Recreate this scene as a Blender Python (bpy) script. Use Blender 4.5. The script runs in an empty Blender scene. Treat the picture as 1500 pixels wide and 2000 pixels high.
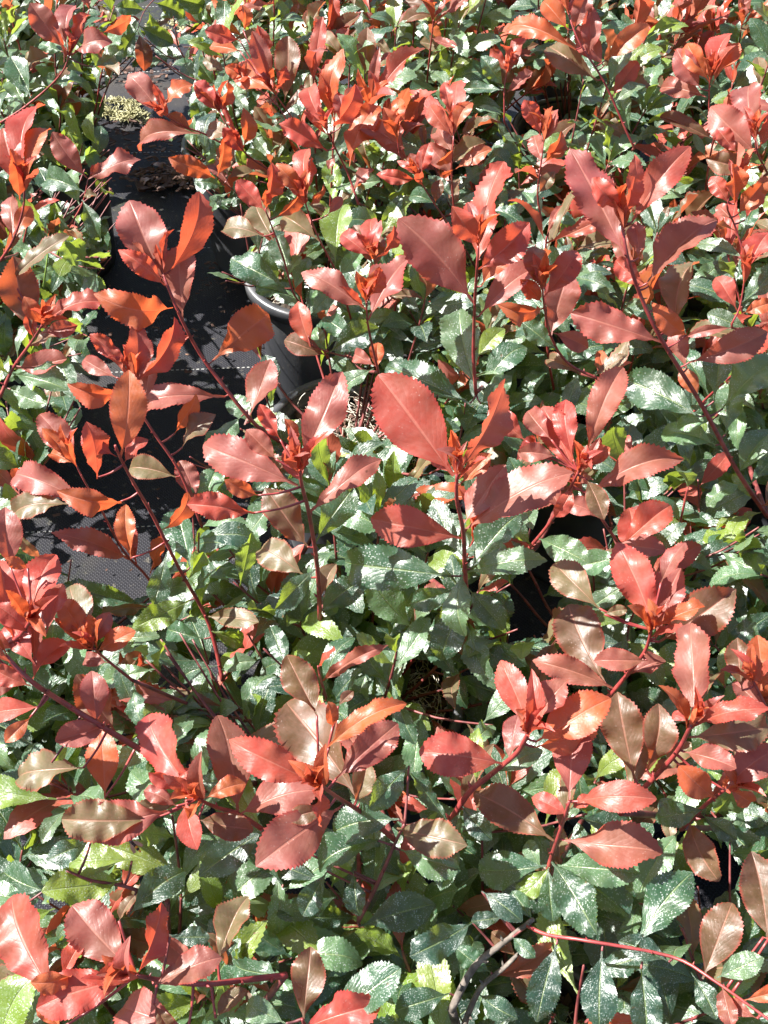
import bpy, math, random
import numpy as np
from mathutils import Vector, Matrix, noise
random.seed(11); rng = random.Random(5)
S = bpy.context.scene
C = S.collection
# ------------------------------------------------------------------ camera
CH, PITCH, F = 1.2, 50.0, 2050.0            # height, degrees below the horizon, focal length in photo pixels
cd = bpy.data.cameras.new('camera'); cam = bpy.data.objects.new('camera', cd); C.objects.link(cam)
cam.location = (0, 0, CH); cam.rotation_euler = (math.radians(90-PITCH), 0, 0)
cd.sensor_fit = 'VERTICAL'; cd.sensor_height = 24; cd.lens = 24*F/2000; cd.clip_start = .02; cd.clip_end = 200
S.camera = cam
# ------------------------------------------------------------------ light
SUN = Vector((-.66, .13, .73)).normalized()
sd = bpy.data.lights.new('sun', 'SUN'); sd.energy = 5.0; sd.angle = math.radians(.5); sd.color = (1, .96, .9)
sun = bpy.data.objects.new('sun', sd); C.objects.link(sun)
sun.rotation_euler = SUN.to_track_quat('Z', 'Y').to_euler()
w = bpy.data.worlds.new('World'); S.world = w; w.use_nodes = True
nt = w.node_tree; sky = nt.nodes.new('ShaderNodeTexSky'); sky.sky_type = 'NISHITA'; sky.sun_disc = False
sky.sun_elevation = math.asin(SUN.z); sky.sun_rotation = math.atan2(SUN.x, SUN.y)
nt.links.new(sky.outputs[0], nt.nodes['Background'].inputs[0]); nt.nodes['Background'].inputs[1].default_value = .062
S.view_settings.view_transform = 'Standard'; S.view_settings.look = 'None'
S.view_settings.exposure = 1.98; S.view_settings.gamma = 1; S.view_settings.use_curve_mapping = False
S.cycles.max_bounces = 8; S.cycles.transmission_bounces = 6; S.cycles.transparent_max_bounces = 4

# ------------------------------------------------------------------ helpers
pr = math.radians(PITCH)
VF = Vector((0, math.cos(pr), -math.sin(pr))); VU = Vector((0, math.sin(pr), math.cos(pr))); VX = Vector((1, 0, 0))
EYE = Vector((0, 0, CH))
def at_depth(px, py, d): return EYE + VF*d + VX*((px-750)/F*d) + VU*((1000-py)/F*d)
def ray(px, py): return VF + VX*((px-750)/F) + VU*((1000-py)/F)
def at_z(px, py, z):
    r = ray(px, py); return EYE + r*((z-CH)/r.z)
def proj(p):
    v = Vector(p)-EYE; d = v.dot(VF)
    return 750+F*v.x/d, 1000-F*v.dot(VU)/d, d
def mesh_of(name, v, f, mats, uv=None, smooth=True, mi=None):
    me = bpy.data.meshes.new(name); me.from_pydata([tuple(p) for p in v], [], f)
    if uv is not None:
        l = me.uv_layers.new(name='UVMap')
        idx = np.empty(len(me.loops), dtype=np.int32); me.loops.foreach_get('vertex_index', idx)
        l.data.foreach_set('uv', np.asarray(uv, dtype=np.float32)[idx].ravel())
    for m in (mats if isinstance(mats, (list, tuple)) else [mats]): me.materials.append(m)
    if mi is not None: me.polygons.foreach_set('material_index', mi)
    if smooth: me.polygons.foreach_set('use_smooth', [True]*len(me.polygons))
    me.update(); return me
def link(name, me, parent=None, loc=(0, 0, 0)):
    o = bpy.data.objects.new(name, me); C.objects.link(o); o.location = loc
    if parent: o.parent = parent
    return o
def tag(o, label=None, cat=None, group=None, kind=None):
    if label: o['label'] = label
    if cat: o['category'] = cat
    if group: o['group'] = group
    if kind: o['kind'] = kind
    return o
def empty(name, loc):
    o = bpy.data.objects.new(name, None); C.objects.link(o); o.location = loc; o.empty_display_size = .05; return o
def lathe(prof, n=48, c=(0, 0, 0), close=False):
    v, f = [], []; m = len(prof)
    for i in range(n):
        a = 2*math.pi*i/n
        for r, z in prof: v.append((c[0]+r*math.cos(a), c[1]+r*math.sin(a), c[2]+z))
    for i in range(n):
        j = (i+1) % n
        for k in range(m-1 if not close else m):
            k2 = (k+1) % m
            f.append((i*m+k, j*m+k, j*m+k2, i*m+k2))
    return v, f
def tube(pts, rads, n=7):
    pts = [Vector(p) for p in pts]; v, f = [], []
    up = Vector((.3, .2, 1)).normalized(); nprev = None
    for i, p in enumerate(pts):
        t = (pts[min(i+1, len(pts)-1)]-pts[max(i-1, 0)]).normalized()
        a = (nprev - t*nprev.dot(t)) if nprev else t.cross(up if abs(t.dot(up)) < .95 else VX)
        a.normalize(); nprev = a; b = t.cross(a)
        for k in range(n):
            q = 2*math.pi*k/n; v.append(p+(a*math.cos(q)+b*math.sin(q))*rads[i])
    for i in range(len(pts)-1):
        for k in range(n):
            k2 = (k+1) % n; f.append((i*n+k, i*n+k2, (i+1)*n+k2, (i+1)*n+k))
    f.append(tuple(range(n))[::-1]); f.append(tuple((len(pts)-1)*n+k for k in range(n)))
    return v, f
def join(parts):
    V, Fc = [], []
    for v, f in parts:
        o = len(V); V += list(v); Fc += [tuple(i+o for i in q) for q in f]
    return V, Fc
def smooth_path(pts, sub=4):
    P = [Vector(p) for p in pts]; out = []
    for i in range(len(P)-1):
        p0 = P[max(i-1, 0)]; p1 = P[i]; p2 = P[i+1]; p3 = P[min(i+2, len(P)-1)]
        for k in range(sub):
            t = k/sub
            out.append(.5*((2*p1)+(p2-p0)*t+(2*p0-5*p1+4*p2-p3)*t*t+(3*p1-p0-3*p2+p3)*t**3))
    out.append(P[-1]); return out

# ------------------------------------------------------------------ materials
def N(t, typ, **kw):
    n = t.nodes.new(typ)
    for k, v in kw.items():
        if k.startswith('i_'): n.inputs[k[2:].replace('_', ' ')].default_value = v
        else: setattr(n, k, v)
    return n
def newmat(name):
    m = bpy.data.materials.new(name); m.use_nodes = True; t = m.node_tree
    return m, t, t.nodes['Principled BSDF'], t.nodes['Material Output']
def mixc(t, fac, a, b, mode='MIX'):
    n = t.nodes.new('ShaderNodeMix'); n.data_type = 'RGBA'; n.blend_type = mode
    for s, x in ((0, fac), (6, a), (7, b)):
        if isinstance(x, (int, float)): n.inputs[s].default_value = x
        elif isinstance(x, tuple): n.inputs[s].default_value = (*x[:3], 1)
        else: t.links.new(x, n.inputs[s])
    return n.outputs[2]
def ramp(t, x, lo, hi, a=0., b=1.):
    n = t.nodes.new('ShaderNodeMapRange'); n.inputs[1].default_value = lo; n.inputs[2].default_value = hi
    n.inputs[3].default_value = a; n.inputs[4].default_value = b; t.links.new(x, n.inputs[0]); return n.outputs[0]
def math_(t, op, a, b=None):
    n = t.nodes.new('ShaderNodeMath'); n.operation = op
    for i, x in enumerate((a, b)):
        if x is None: continue
        if isinstance(x, (int, float)): n.inputs[i].default_value = x
        else: t.links.new(x, n.inputs[i])
    return n.outputs[0]

def leaf_material(name, young):
    m, t, bs, out = newmat(name)
    oi = N(t, 'ShaderNodeObjectInfo'); uv = N(t, 'ShaderNodeUVMap'); sx = N(t, 'ShaderNodeSeparateXYZ')
    t.links.new(uv.outputs[0], sx.inputs[0])
    u = math_(t, 'ABSOLUTE', math_(t, 'SUBTRACT', sx.outputs[0], .5))       # 0 midrib .. .5 edge
    geo = N(t, 'ShaderNodeNewGeometry'); back = geo.outputs['Backfacing']
    # lateral veins slanting towards the tip
    vn = math_(t, 'SUBTRACT', math_(t, 'MULTIPLY', sx.outputs[1], 26.), math_(t, 'MULTIPLY', u, 22.))
    mid = ramp(t, u, .012, .035, 1, 0)
    # object noise
    tc = N(t, 'ShaderNodeTexCoord'); add = N(t, 'ShaderNodeVectorMath', operation='ADD')
    rm = math_(t, 'MULTIPLY', oi.outputs['Random'], 37.)
    asp = N(t, 'ShaderNodeVectorMath', operation='MULTIPLY'); asp.inputs[1].default_value = (.42, 1, 1)
    t.links.new(uv.outputs[0], asp.inputs[0]); t.links.new(asp.outputs[0], add.inputs[0]); t.links.new(rm, add.inputs[1])
    def noi(s, d=3, src=None):
        n = N(t, 'ShaderNodeTexNoise'); n.inputs['Scale'].default_value = s; n.inputs['Detail'].default_value = d
        t.links.new(src or add.outputs[0], n.inputs['Vector']); return n.outputs[0]
    big = noi(2.2); fine = noi(16., 4)
    vs = math_(t, 'ABSOLUTE', math_(t, 'SINE', math_(t, 'ADD', math_(t, 'MULTIPLY', vn, 1.25), math_(t, 'MULTIPLY', noi(5., 2), 5.))))
    vein = math_(t, 'MULTIPLY', ramp(t, vs, 0, .2, 1, 0), ramp(t, fine, .35, .6, .2, 1))
    col = oi.outputs['Color']
    if young:
        # upper side: object's colour, greener/browner patches towards the midrib, red margin
        c = mixc(t, math_(t, 'MINIMUM', math_(t, 'ADD', ramp(t, big, .42, .7, 0, .6), ramp(t, sx.outputs[1], .15, .7, .2, 0)), .75), col, mixc(t, .6, col, (.085, .068, .02)))
        c = mixc(t, ramp(t, fine, .35, .75, 0, .18), c, (.42, .2, .16))
        c = mixc(t, ramp(t, u, .43, .5, 0, .5), c, (.42, .03, .03))
        c = mixc(t, math_(t, 'MULTIPLY', vein, .10), c, (.5, .25, .2))
        c = mixc(t, math_(t, 'MULTIPLY', mid, .32), c, (.55, .24, .17))
        c = mixc(t, ramp(t, noi(8., 2), .74, .78, 0, .8), c, (.07, .03, .018))
        vy = N(t, 'ShaderNodeTexVoronoi'); vy.inputs['Scale'].default_value = 30.; t.links.new(add.outputs[0], vy.inputs['Vector'])
        c = mixc(t, math_(t, 'MULTIPLY', ramp(t, vy.outputs['Distance'], .1, .2, 1, 0), ramp(t, noi(4., 2), .5, .62, 0, .45)), c, (.55, .42, .36))
        under = mixc(t, .45, col, (.55, .16, .07))
        tr = mixc(t, .5, col, (.85, .13, .035)); trw = .42
    else:
        c = mixc(t, ramp(t, big, .35, .7, 0, .5), col, mixc(t, .5, col, (.03, .09, .065)))
        c = mixc(t, math_(t, 'MULTIPLY', vein, .18), c, (.16, .25, .1))
        c = mixc(t, math_(t, 'MULTIPLY', mid, .5), c, (.25, .32, .12))
        # pale dust and dried water marks
        vo = N(t, 'ShaderNodeTexVoronoi'); vo.inputs['Scale'].default_value = 42.; t.links.new(add.outputs[0], vo.inputs['Vector'])
        sp = math_(t, 'MULTIPLY', ramp(t, vo.outputs['Distance'], .2, .34, 1, 0), ramp(t, noi(5., 2), .4, .6, .12, .8))
        c = mixc(t, sp, c, (.5, .54, .5))
        c = mixc(t, ramp(t, fine, .45, .8, 0, .12), c, (.3, .35, .3))
        c = mixc(t, ramp(t, noi(9., 2), .71, .75, 0, .8), c, (.10, .06, .03))
        under = mixc(t, .6, col, (.2, .27, .1))
        tr = mixc(t, .6, col, (.5, .62, .04)); trw = .38
    base = mixc(t, back, c, under)
    t.links.new(base, bs.inputs['Base Color'])
    ro = math_(t, 'ADD', ramp(t, fine, .3, .8, .36 if young else .29, .54 if young else .46), math_(t, 'MULTIPLY', back, .26))
    t.links.new(ro, bs.inputs['Roughness'])
    bs.inputs['Specular IOR Level'].default_value = .5 if young else .9
    b1 = N(t, 'ShaderNodeBump'); b1.inputs['Strength'].default_value = .35 if young else .6; b1.inputs['Distance'].default_value = .0012
    h = math_(t, 'ADD', math_(t, 'MULTIPLY', math_(t, 'POWER', vs, .5), .12 if young else .13), math_(t, 'SUBTRACT', math_(t, 'MULTIPLY', noi(9. if young else 13., 4), 1.2 if young else 1.15), math_(t, 'MULTIPLY', mid, .9)))
    t.links.new(h, b1.inputs['Height']); t.links.new(b1.outputs[0], bs.inputs['Normal'])
    tl = N(t, 'ShaderNodeBsdfTranslucent'); t.links.new(tr, tl.inputs[0]); t.links.new(b1.outputs[0], tl.inputs[1])
    mx = N(t, 'ShaderNodeMixShader'); mx.inputs[0].default_value = trw
    t.links.new(bs.outputs[0], mx.inputs[1]); t.links.new(tl.outputs[0], mx.inputs[2]); t.links.new(mx.outputs[0], out.inputs[0])
    return m
M_young = leaf_material('young_red_leaf', True); M_mature = leaf_material('mature_green_leaf', False)

def noise_mat(name, cols, scale, rough=.6, bump=.3, dist=.003, spec=.5, detail=6):
    m, t, bs, out = newmat(name); tc = N(t, 'ShaderNodeTexCoord')
    n = N(t, 'ShaderNodeTexNoise'); n.inputs['Scale'].default_value = scale; n.inputs['Detail'].default_value = detail
    t.links.new(tc.outputs['Object'], n.inputs['Vector'])
    cr = N(t, 'ShaderNodeValToRGB'); e = cr.color_ramp.elements
    e[0].position = .3; e[0].color = (*cols[0], 1); e[1].position = .7; e[1].color = (*cols[-1], 1)
    for i, c in enumerate(cols[1:-1]):
        x = e.new(.3+.4*(i+1)/(len(cols)-1)); x.color = (*c, 1)
    t.links.new(n.outputs[0], cr.inputs[0]); t.links.new(cr.outputs[0], bs.inputs['Base Color'])
    bs.inputs['Roughness'].default_value = rough; bs.inputs['Specular IOR Level'].default_value = spec
    b = N(t, 'ShaderNodeBump'); b.inputs['Strength'].default_value = bump; b.inputs['Distance'].default_value = dist
    t.links.new(n.outputs[0], b.inputs['Height']); t.links.new(b.outputs[0], bs.inputs['Normal'])
    return m
M_stem = noise_mat('red_stem', [(.11, .022, .018), (.22, .03, .03), (.28, .06, .045)], 90, .42, .3, .001)
M_stem_dark = noise_mat('purple_brown_stem', [(.06, .018, .018), (.14, .03, .03), (.2, .06, .05)], 90, .5, .3, .001)
M_bark = noise_mat('grey_bark', [(.05, .04, .032), (.11, .09, .075), (.2, .17, .14)], 120, .8, .8, .002)
M_soil = noise_mat('potting_soil', [(.012, .008, .006), (.035, .022, .015), (.09, .06, .04)], 70, .95, 1, .01)
M_chip = noise_mat('bark_chip', [(.03, .017, .012), (.08, .04, .028), (.16, .09, .06)], 60, .85, .6, .003)
M_straw = noise_mat('dry_grass', [(.3, .26, .2), (.5, .45, .37), (.66, .62, .54)], 40, .7, .2, .001)
M_moss = noise_mat('dry_moss', [(.10, .095, .04), (.26, .245, .12), (.46, .44, .27)], 60, .9, .5, .003)
M_dead = noise_mat('dead_leaf', [(.06, .03, .02), (.14, .07, .045), (.25, .15, .1)], 30, .6, .4, .002)
M_blade = noise_mat('grass_blade', [(.12, .2, .03), (.22, .32, .06)], 20, .5, .1, .001)
M_wasp = noise_mat('wasp_black', [(.01, .01, .01), (.03, .02, .015)], 200, .3, .1, .0005)
M_waspy = noise_mat('wasp_yellow', [(.5, .3, .03), (.6, .4, .05)], 200, .4, .1, .0005)
M_wing = noise_mat('wasp_wing', [(.25, .18, .1), (.35, .28, .18)], 200, .3, .1, .0005)
M_label = noise_mat('white_tag', [(.7, .7, .68), (.8, .8, .78)], 20, .4, .05, .001)

def pot_material():
    m, t, bs, out = newmat('black_pot_plastic'); tc = N(t, 'ShaderNodeTexCoord')
    n = N(t, 'ShaderNodeTexNoise'); n.inputs['Scale'].default_value = 9; n.inputs['Detail'].default_value = 8
    t.links.new(tc.outputs['Object'], n.inputs['Vector'])
    n2 = N(t, 'ShaderNodeTexNoise'); n2.inputs['Scale'].default_value = 160; n2.inputs['Detail'].default_value = 4
    t.links.new(tc.outputs['Object'], n2.inputs['Vector'])
    c = mixc(t, ramp(t, n.outputs[0], .45, .75, 0, .6), (.04, .042, .048), (.15, .15, .15))
    c = mixc(t, ramp(t, n2.outputs[0], .62, .75, 0, .4), c, (.16, .15, .13))
    t.links.new(c, bs.inputs['Base Color']); t.links.new(ramp(t, n.outputs[0], .3, .7, .28, .5), bs.inputs['Roughness'])
    bs.inputs['Specular IOR Level'].default_value = .6
    b = N(t, 'ShaderNodeBump'); b.inputs['Strength'].default_value = .25; b.inputs['Distance'].default_value = .001
    t.links.new(n2.outputs[0], b.inputs['Height']); t.links.new(b.outputs[0], bs.inputs['Normal'])
    return m
M_pot = pot_material()

def mat_fabric():
    m, t, bs, out = newmat('woven_weed_mat'); tc = N(t, 'ShaderNodeTexCoord')
    mp = N(t, 'ShaderNodeMapping'); mp.inputs['Rotation'].default_value = (0, 0, math.radians(-3))
    t.links.new(tc.outputs['Object'], mp.inputs[0])
    sx = N(t, 'ShaderNodeSeparateXYZ'); t.links.new(mp.outputs[0], sx.inputs[0])
    X, Y = sx.outputs[0], sx.outputs[1]
    PX, PY = 2*math.pi/.0056, 2*math.pi/.0056
    a = math_(t, 'SINE', math_(t, 'MULTIPLY', X, PX)); b = math_(t, 'SINE', math_(t, 'MULTIPLY', Y, PY))
    wv = math_(t, 'MULTIPLY', a, b)
    gap = math_(t, 'MULTIPLY', ramp(t, math_(t, 'ABSOLUTE', a), 0, .5, 0, 1), ramp(t, math_(t, 'ABSOLUTE', b), 0, .5, 0, 1))
    n = N(t, 'ShaderNodeTexNoise'); n.inputs['Scale'].default_value = 5; n.inputs['Detail'].default_value = 8
    t.links.new(tc.outputs['Object'], n.inputs['Vector'])
    nf = N(t, 'ShaderNodeTexNoise'); nf.inputs['Scale'].default_value = 90; nf.inputs['Detail'].default_value = 6
    t.links.new(tc.outputs['Object'], nf.inputs['Vector'])
    c = mixc(t, ramp(t, wv, -1, 1, 0, 1), (.013, .013, .017), (.034, .034, .042))
    c = mixc(t, ramp(t, n.outputs[0], .5, .75, 0, .7), c, (.09, .078, .06))       # dried mud
    c = mixc(t, ramp(t, nf.outputs[0], .62, .72, 0, .45), c, (.2, .18, .14))      # grit
    mo = N(t, 'ShaderNodeTexNoise'); mo.inputs['Scale'].default_value = 3.1; mo.inputs['Detail'].default_value = 9
    t.links.new(mp.outputs[0], mo.inputs['Vector'])
    c = mixc(t, math_(t, 'MULTIPLY', ramp(t, mo.outputs[0], .56, .66, 0, .55), ramp(t, nf.outputs[0], .4, .6, 0, 1)), c, (.05, .06, .018))
    # light marker yarn woven in every 34 cm, showing as dashes
    yy = math_(t, 'MULTIPLY', math_(t, 'ABSOLUTE', math_(t, 'SUBTRACT', math_(t, 'FRACT', math_(t, 'ADD', math_(t, 'DIVIDE', Y, .34), .57)), .5)), .34)
    line = ramp(t, yy, .0007, .0013, 1, 0)
    dash = ramp(t, math_(t, 'SINE', math_(t, 'MULTIPLY', X, 2*math.pi/.0085)), -.3, .1, 0, 1)
    c = mixc(t, math_(t, 'MULTIPLY', math_(t, 'MULTIPLY', line, dash), .8), c, (.5, .5, .48))
    t.links.new(c, bs.inputs['Base Color']); bs.inputs['Roughness'].default_value = .6; bs.inputs['Specular IOR Level'].default_value = .2
    h = math_(t, 'ADD', math_(t, 'MULTIPLY', wv, .5), gap)
    bm = N(t, 'ShaderNodeBump'); bm.inputs['Strength'].default_value = .8; bm.inputs['Distance'].default_value = .0015
    t.links.new(h, bm.inputs['Height']); t.links.new(bm.outputs[0], bs.inputs['Normal'])
    return m
M_fabric = mat_fabric()

# ------------------------------------------------------------------ ground: one sheet, gently rumpled near the pots
gv, gf = [], []
xs = [-20, -8, -4, -2.4]+[-2+.05*i for i in range(81)]+[2.4, 4, 8, 20]
ys = [-8, -3, -1]+[-.5+.05*i for i in range(81)]+[4.2, 6, 10, 25]
for y in ys:
    for x in xs:
        k = 1 if abs(x) < 2.1 and -.6 < y < 3.7 else 0
        gv.append((x, y, k*.006*(noise.noise(Vector((x*5, y*5, 0)))-.3)))
nx = len(xs)
for j in range(len(ys)-1):
    for i in range(nx-1): gf.append((j*nx+i, j*nx+i+1, (j+1)*nx+i+1, (j+1)*nx+i))
tag(link('ground', mesh_of('ground', gv, gf, M_fabric)), 'black woven weed mat under the pots with pale marker stitching', kind='structure')

# ------------------------------------------------------------------ pots
PH, PR, PB = .235, .11, .083
pot_wall = mesh_of('pot_wall', *lathe([(0, .004), (PB-.01, .004), (PB, .0), (PB+.002, .012), (PB+(PR-PB)*.3, .07), (PB+(PR-PB)*.31, .072), (PR-.006, PH-.03),
        (PR-.005, PH-.004), (PR-.009, PH-.004), (PR-.011, PH-.03), (PB-.002, .02), (0, .02)], 64), M_pot)
pot_rim = mesh_of('pot_rim', *lathe([(PR-.004, PH-.022), (PR+.003, PH-.021), (PR+.004, PH-.002), (PR+.0025, PH+.001), (PR-.007, PH+.001), (PR-.0085, PH-.004), (PR-.004, PH-.0045)], 64, close=True), M_pot)
def soil_mesh():
    v, f = [], []; n, m = 40, 12; zs = PH-.035
    v.append((0, 0, zs+.008))
    for j in range(1, m+1):
        for i in range(n):
            r = (PR-.013)*j/m; a = 2*math.pi*i/n; x, y = r*math.cos(a), r*math.sin(a)
            v.append((x, y, zs+.010*noise.noise(Vector((x*60, y*60, 1)))+.008*(1-j/m)))
    for i in range(n): f.append((0, 1+i, 1+(i+1) % n))
    for j in range(m-1):
        for i in range(n):
            a = 1+j*n; f.append((a+i, a+n+i, a+n+(i+1) % n, a+(i+1) % n))
    return mesh_of('soil', v, f, M_soil)
pot_soil = soil_mesh()
def chip_shape(r, s):
    v = [Vector((x*(1+r.uniform(-.3, .3)), y*.45*(1+r.uniform(-.3, .3)), z*.2)) for x in (-1, 1) for y in (-1, 1) for z in (-1, 1)]
    R = Matrix.Rotation(r.uniform(0, 6.28), 3, 'Z') @ Matrix.Rotation(r.uniform(-.7, .7), 3, 'X') @ Matrix.Rotation(r.uniform(-.5, .5), 3, 'Y')
    v = [R @ (p*s) for p in v]
    return v, [(0, 1, 3, 2), (4, 6, 7, 5), (0, 4, 5, 1), (2, 3, 7, 6), (0, 2, 6, 4), (1, 5, 7, 3)]
def chips(n, area, r, zf, s0=.004, s1=.012):
    out = []
    for _ in range(n):
        x, y = area(r); v, f = chip_shape(r, r.uniform(s0, s1)); out.append(([p+Vector((x, y, zf)) for p in v], f))
    return join(out)
def disc(R):
    def g(r):
        a = r.uniform(0, 6.28); q = R*math.sqrt(r.random()); return q*math.cos(a), q*math.sin(a)
    return g
rc = random.Random(3)
pot_chips = [mesh_of('bark_mulch', *chips(130, disc(PR-.016), rc, PH-.026, .003, .009), M_chip, smooth=False) for _ in range(3)]
def straw_mesh(n, R, z, r, thick=.0005, L=.035):
    out = []
    for _ in range(n):
        x, y = disc(R)(r); p = Vector((x, y, z+r.uniform(0, .014))); d = Vector((r.uniform(-1, 1), r.uniform(-1, 1), r.uniform(-.2, .3))).normalized()
        pts = [p]
        for k in range(5):
            d = (d+Vector((r.uniform(-.7, .7), r.uniform(-.7, .7), r.uniform(-.35, .3)))).normalized()
            q = pts[-1]+d*L/5; q.z = max(q.z, z)
            if math.hypot(q.x, q.y) > R: q.x *= .96; q.y *= .96
            pts.append(q)
        out.append(tube(pts, [thick]*6, 3))
    return mesh_of('dry_grass', *join(out), M_straw)
straws = [straw_mesh(520, PR-.016, PH-.030, rc), straw_mesh(120, PR-.02, PH-.028, rc)]

# pot centre (x, y), whether dry grass covers the soil, labels of the pot and of the shrub in it
POTS = [
 ('A', -.232, 1.634, 1, 'black pot against the bare mat, left rim showing under a small red sprig', 'shrub behind the dark pot, orange-red shoots reaching left over the bare mat'),
 ('Cc', -.096, 1.283, 1, 'sunlit grey-black pot with leaf shadows striped across its left wall', 'shrub in the sun-striped pot with slim bright red sprigs'),
 ('D', -.044, .938, 2, 'black pot with curly pale dry grass on its soil, near the picture centre', 'large central shrub with broad crimson leaves and thick red stems over bare mat'),
 ('E', -.028, .56, 2, 'black pot with dry grass under the lower middle foliage', 'lower middle shrub with wide salmon leaves above dark green ones'),
 ('M0', .05, 1.66, 1, 'dark pot hidden in leaves between the two upper rim pots', 'bushy shrub at the top centre with many narrow red tips'),
 ('N0', .334, 1.672, 0, 'dark pot at upper right, its empty-looking rim ringed by leaves', 'shrub around the open dark rim at upper right'),
 ('O0', .62, 1.70, 1, 'dark pot under the far right foliage of the upper row', 'shrub in the upper right corner with bronze red broad leaves'),
 ('M1', .215, 1.30, 1, 'dark pot right of the sun-striped pot beneath green leaves', 'shrub right of the sun-striped pot with one tall crimson shoot'),
 ('N1', .51, 1.31, 1, 'dark pot under the tall long-leaved shoot on the right', 'right hand shrub with a tall shoot of long mauve-red leaves'),
 ('M2', .27, .95, 1, 'dark pot in the shaded gap right of centre', 'shrub right of centre with silvery green leaves around a dark gap'),
 ('N2', .57, .96, 1, 'dark pot beyond the right edge foliage at mid height', 'shrub on the right edge at mid height with grey-green leaves'),
 ('M3', .28, .58, 1, 'dark pot under the lower right red cluster', 'lower right shrub with an upright crimson leaf and salmon clusters'),
 ('N3', .50, .50, 2, 'black pot at the lower right edge with dusty pale soil', 'shrub at the lower right edge with bronze leaves'),
 ('L3', -.40, .58, 1, 'dark pot under the left edge red shoots', 'left edge shrub with a dense pile of pink-red leaves'),
 ('E4', -.20, .22, 1, 'dark pot under the bottom left foliage', 'bottom left shrub with big glossy crimson leaves'),
 ('M4', .10, .20, 1, 'dark pot under the bottom middle dark green leaves', 'bottom middle shrub, dark green hanging leaves on grey woody stems'),
 ('N4', .40, .16, 1, 'dark pot below the bottom right corner', 'bottom right shrub, a red stem sloping past hanging leaves'),
 ('L1', -.62, 1.18, 1, 'dark pot at the left edge behind bronze leaves', 'left edge shrub with a cupped orange-bronze leaf'),
 ('L0', -.585, 1.62, 1, 'black pot at upper left, curved rim edge beside pale moss', 'upper left shrub above the curved pot rim with bright red upright leaves'),
 ('L9', -.74, 2.0, 1, 'dark pot under the top left shrub', 'top left corner shrub with a broad dusky red leaf'),
 ('A9', -.20, 2.02, 1, 'dark pot at the top beside the pale dry moss', 'top edge shrub left of the middle with thin orange sprigs'),
 ('M9', .10, 2.03, 1, 'dark pot under the top middle foliage', 'top edge shrub in the middle with light green leaves'),
 ('N9', .40, 2.06, 1, 'dark pot under the foliage at the top right', 'top edge shrub right of the middle with orange leaves'),
 ('O9', .70, 2.08, 1, 'dark pot in the top right corner', 'top right corner shrub with bright red slender leaves'),
 ('K0', -.93, 1.45, 1, 'dark pot left of the picture behind the upper left shrub', 'unseen shrub at the far left, beyond the upper left shrub'),  # this and the next two: unseen neighbours added to shade the bare mat
 ('K1', -.88, 1.02, 1, 'dark pot left of the picture at mid height', 'shrub beyond the left picture edge at mid height'),
 ('K2', -.74, .72, 1, 'dark pot left of the picture beside the pink-red pile', 'shrub beyond the left edge, beside the dense pink-red pile'),
 ('O1', .82, 1.34, 1, 'dark pot beyond the right picture edge', 'shrub crossing the right picture edge in the second row'),
]
POS = {}; SHRUB = {}
pot_group = 'black nursery pots standing on the weed mat'
for i, (k, x, y, g, pl, sl) in enumerate(POTS):
    POS[k] = Vector((x, y, 0))
    p = tag(empty('plant_pot', (x, y, 0)), pl, 'plant pot', pot_group); p.rotation_euler.z = rc.uniform(0, 6)
    link('pot_wall', pot_wall, p); link('rim', pot_rim, p); link('soil', pot_soil, p)
    tag(link('bark_mulch', pot_chips[i % 3], p), kind='stuff')
    if g: tag(link('dry_grass', straws[0] if g == 2 else straws[1], p), kind='stuff')
    SHRUB[k] = tag(empty('photinia_shrub', (x, y, PH-.03)), sl, 'shrub', 'red-tipped shrubs growing in black pots')

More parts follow.
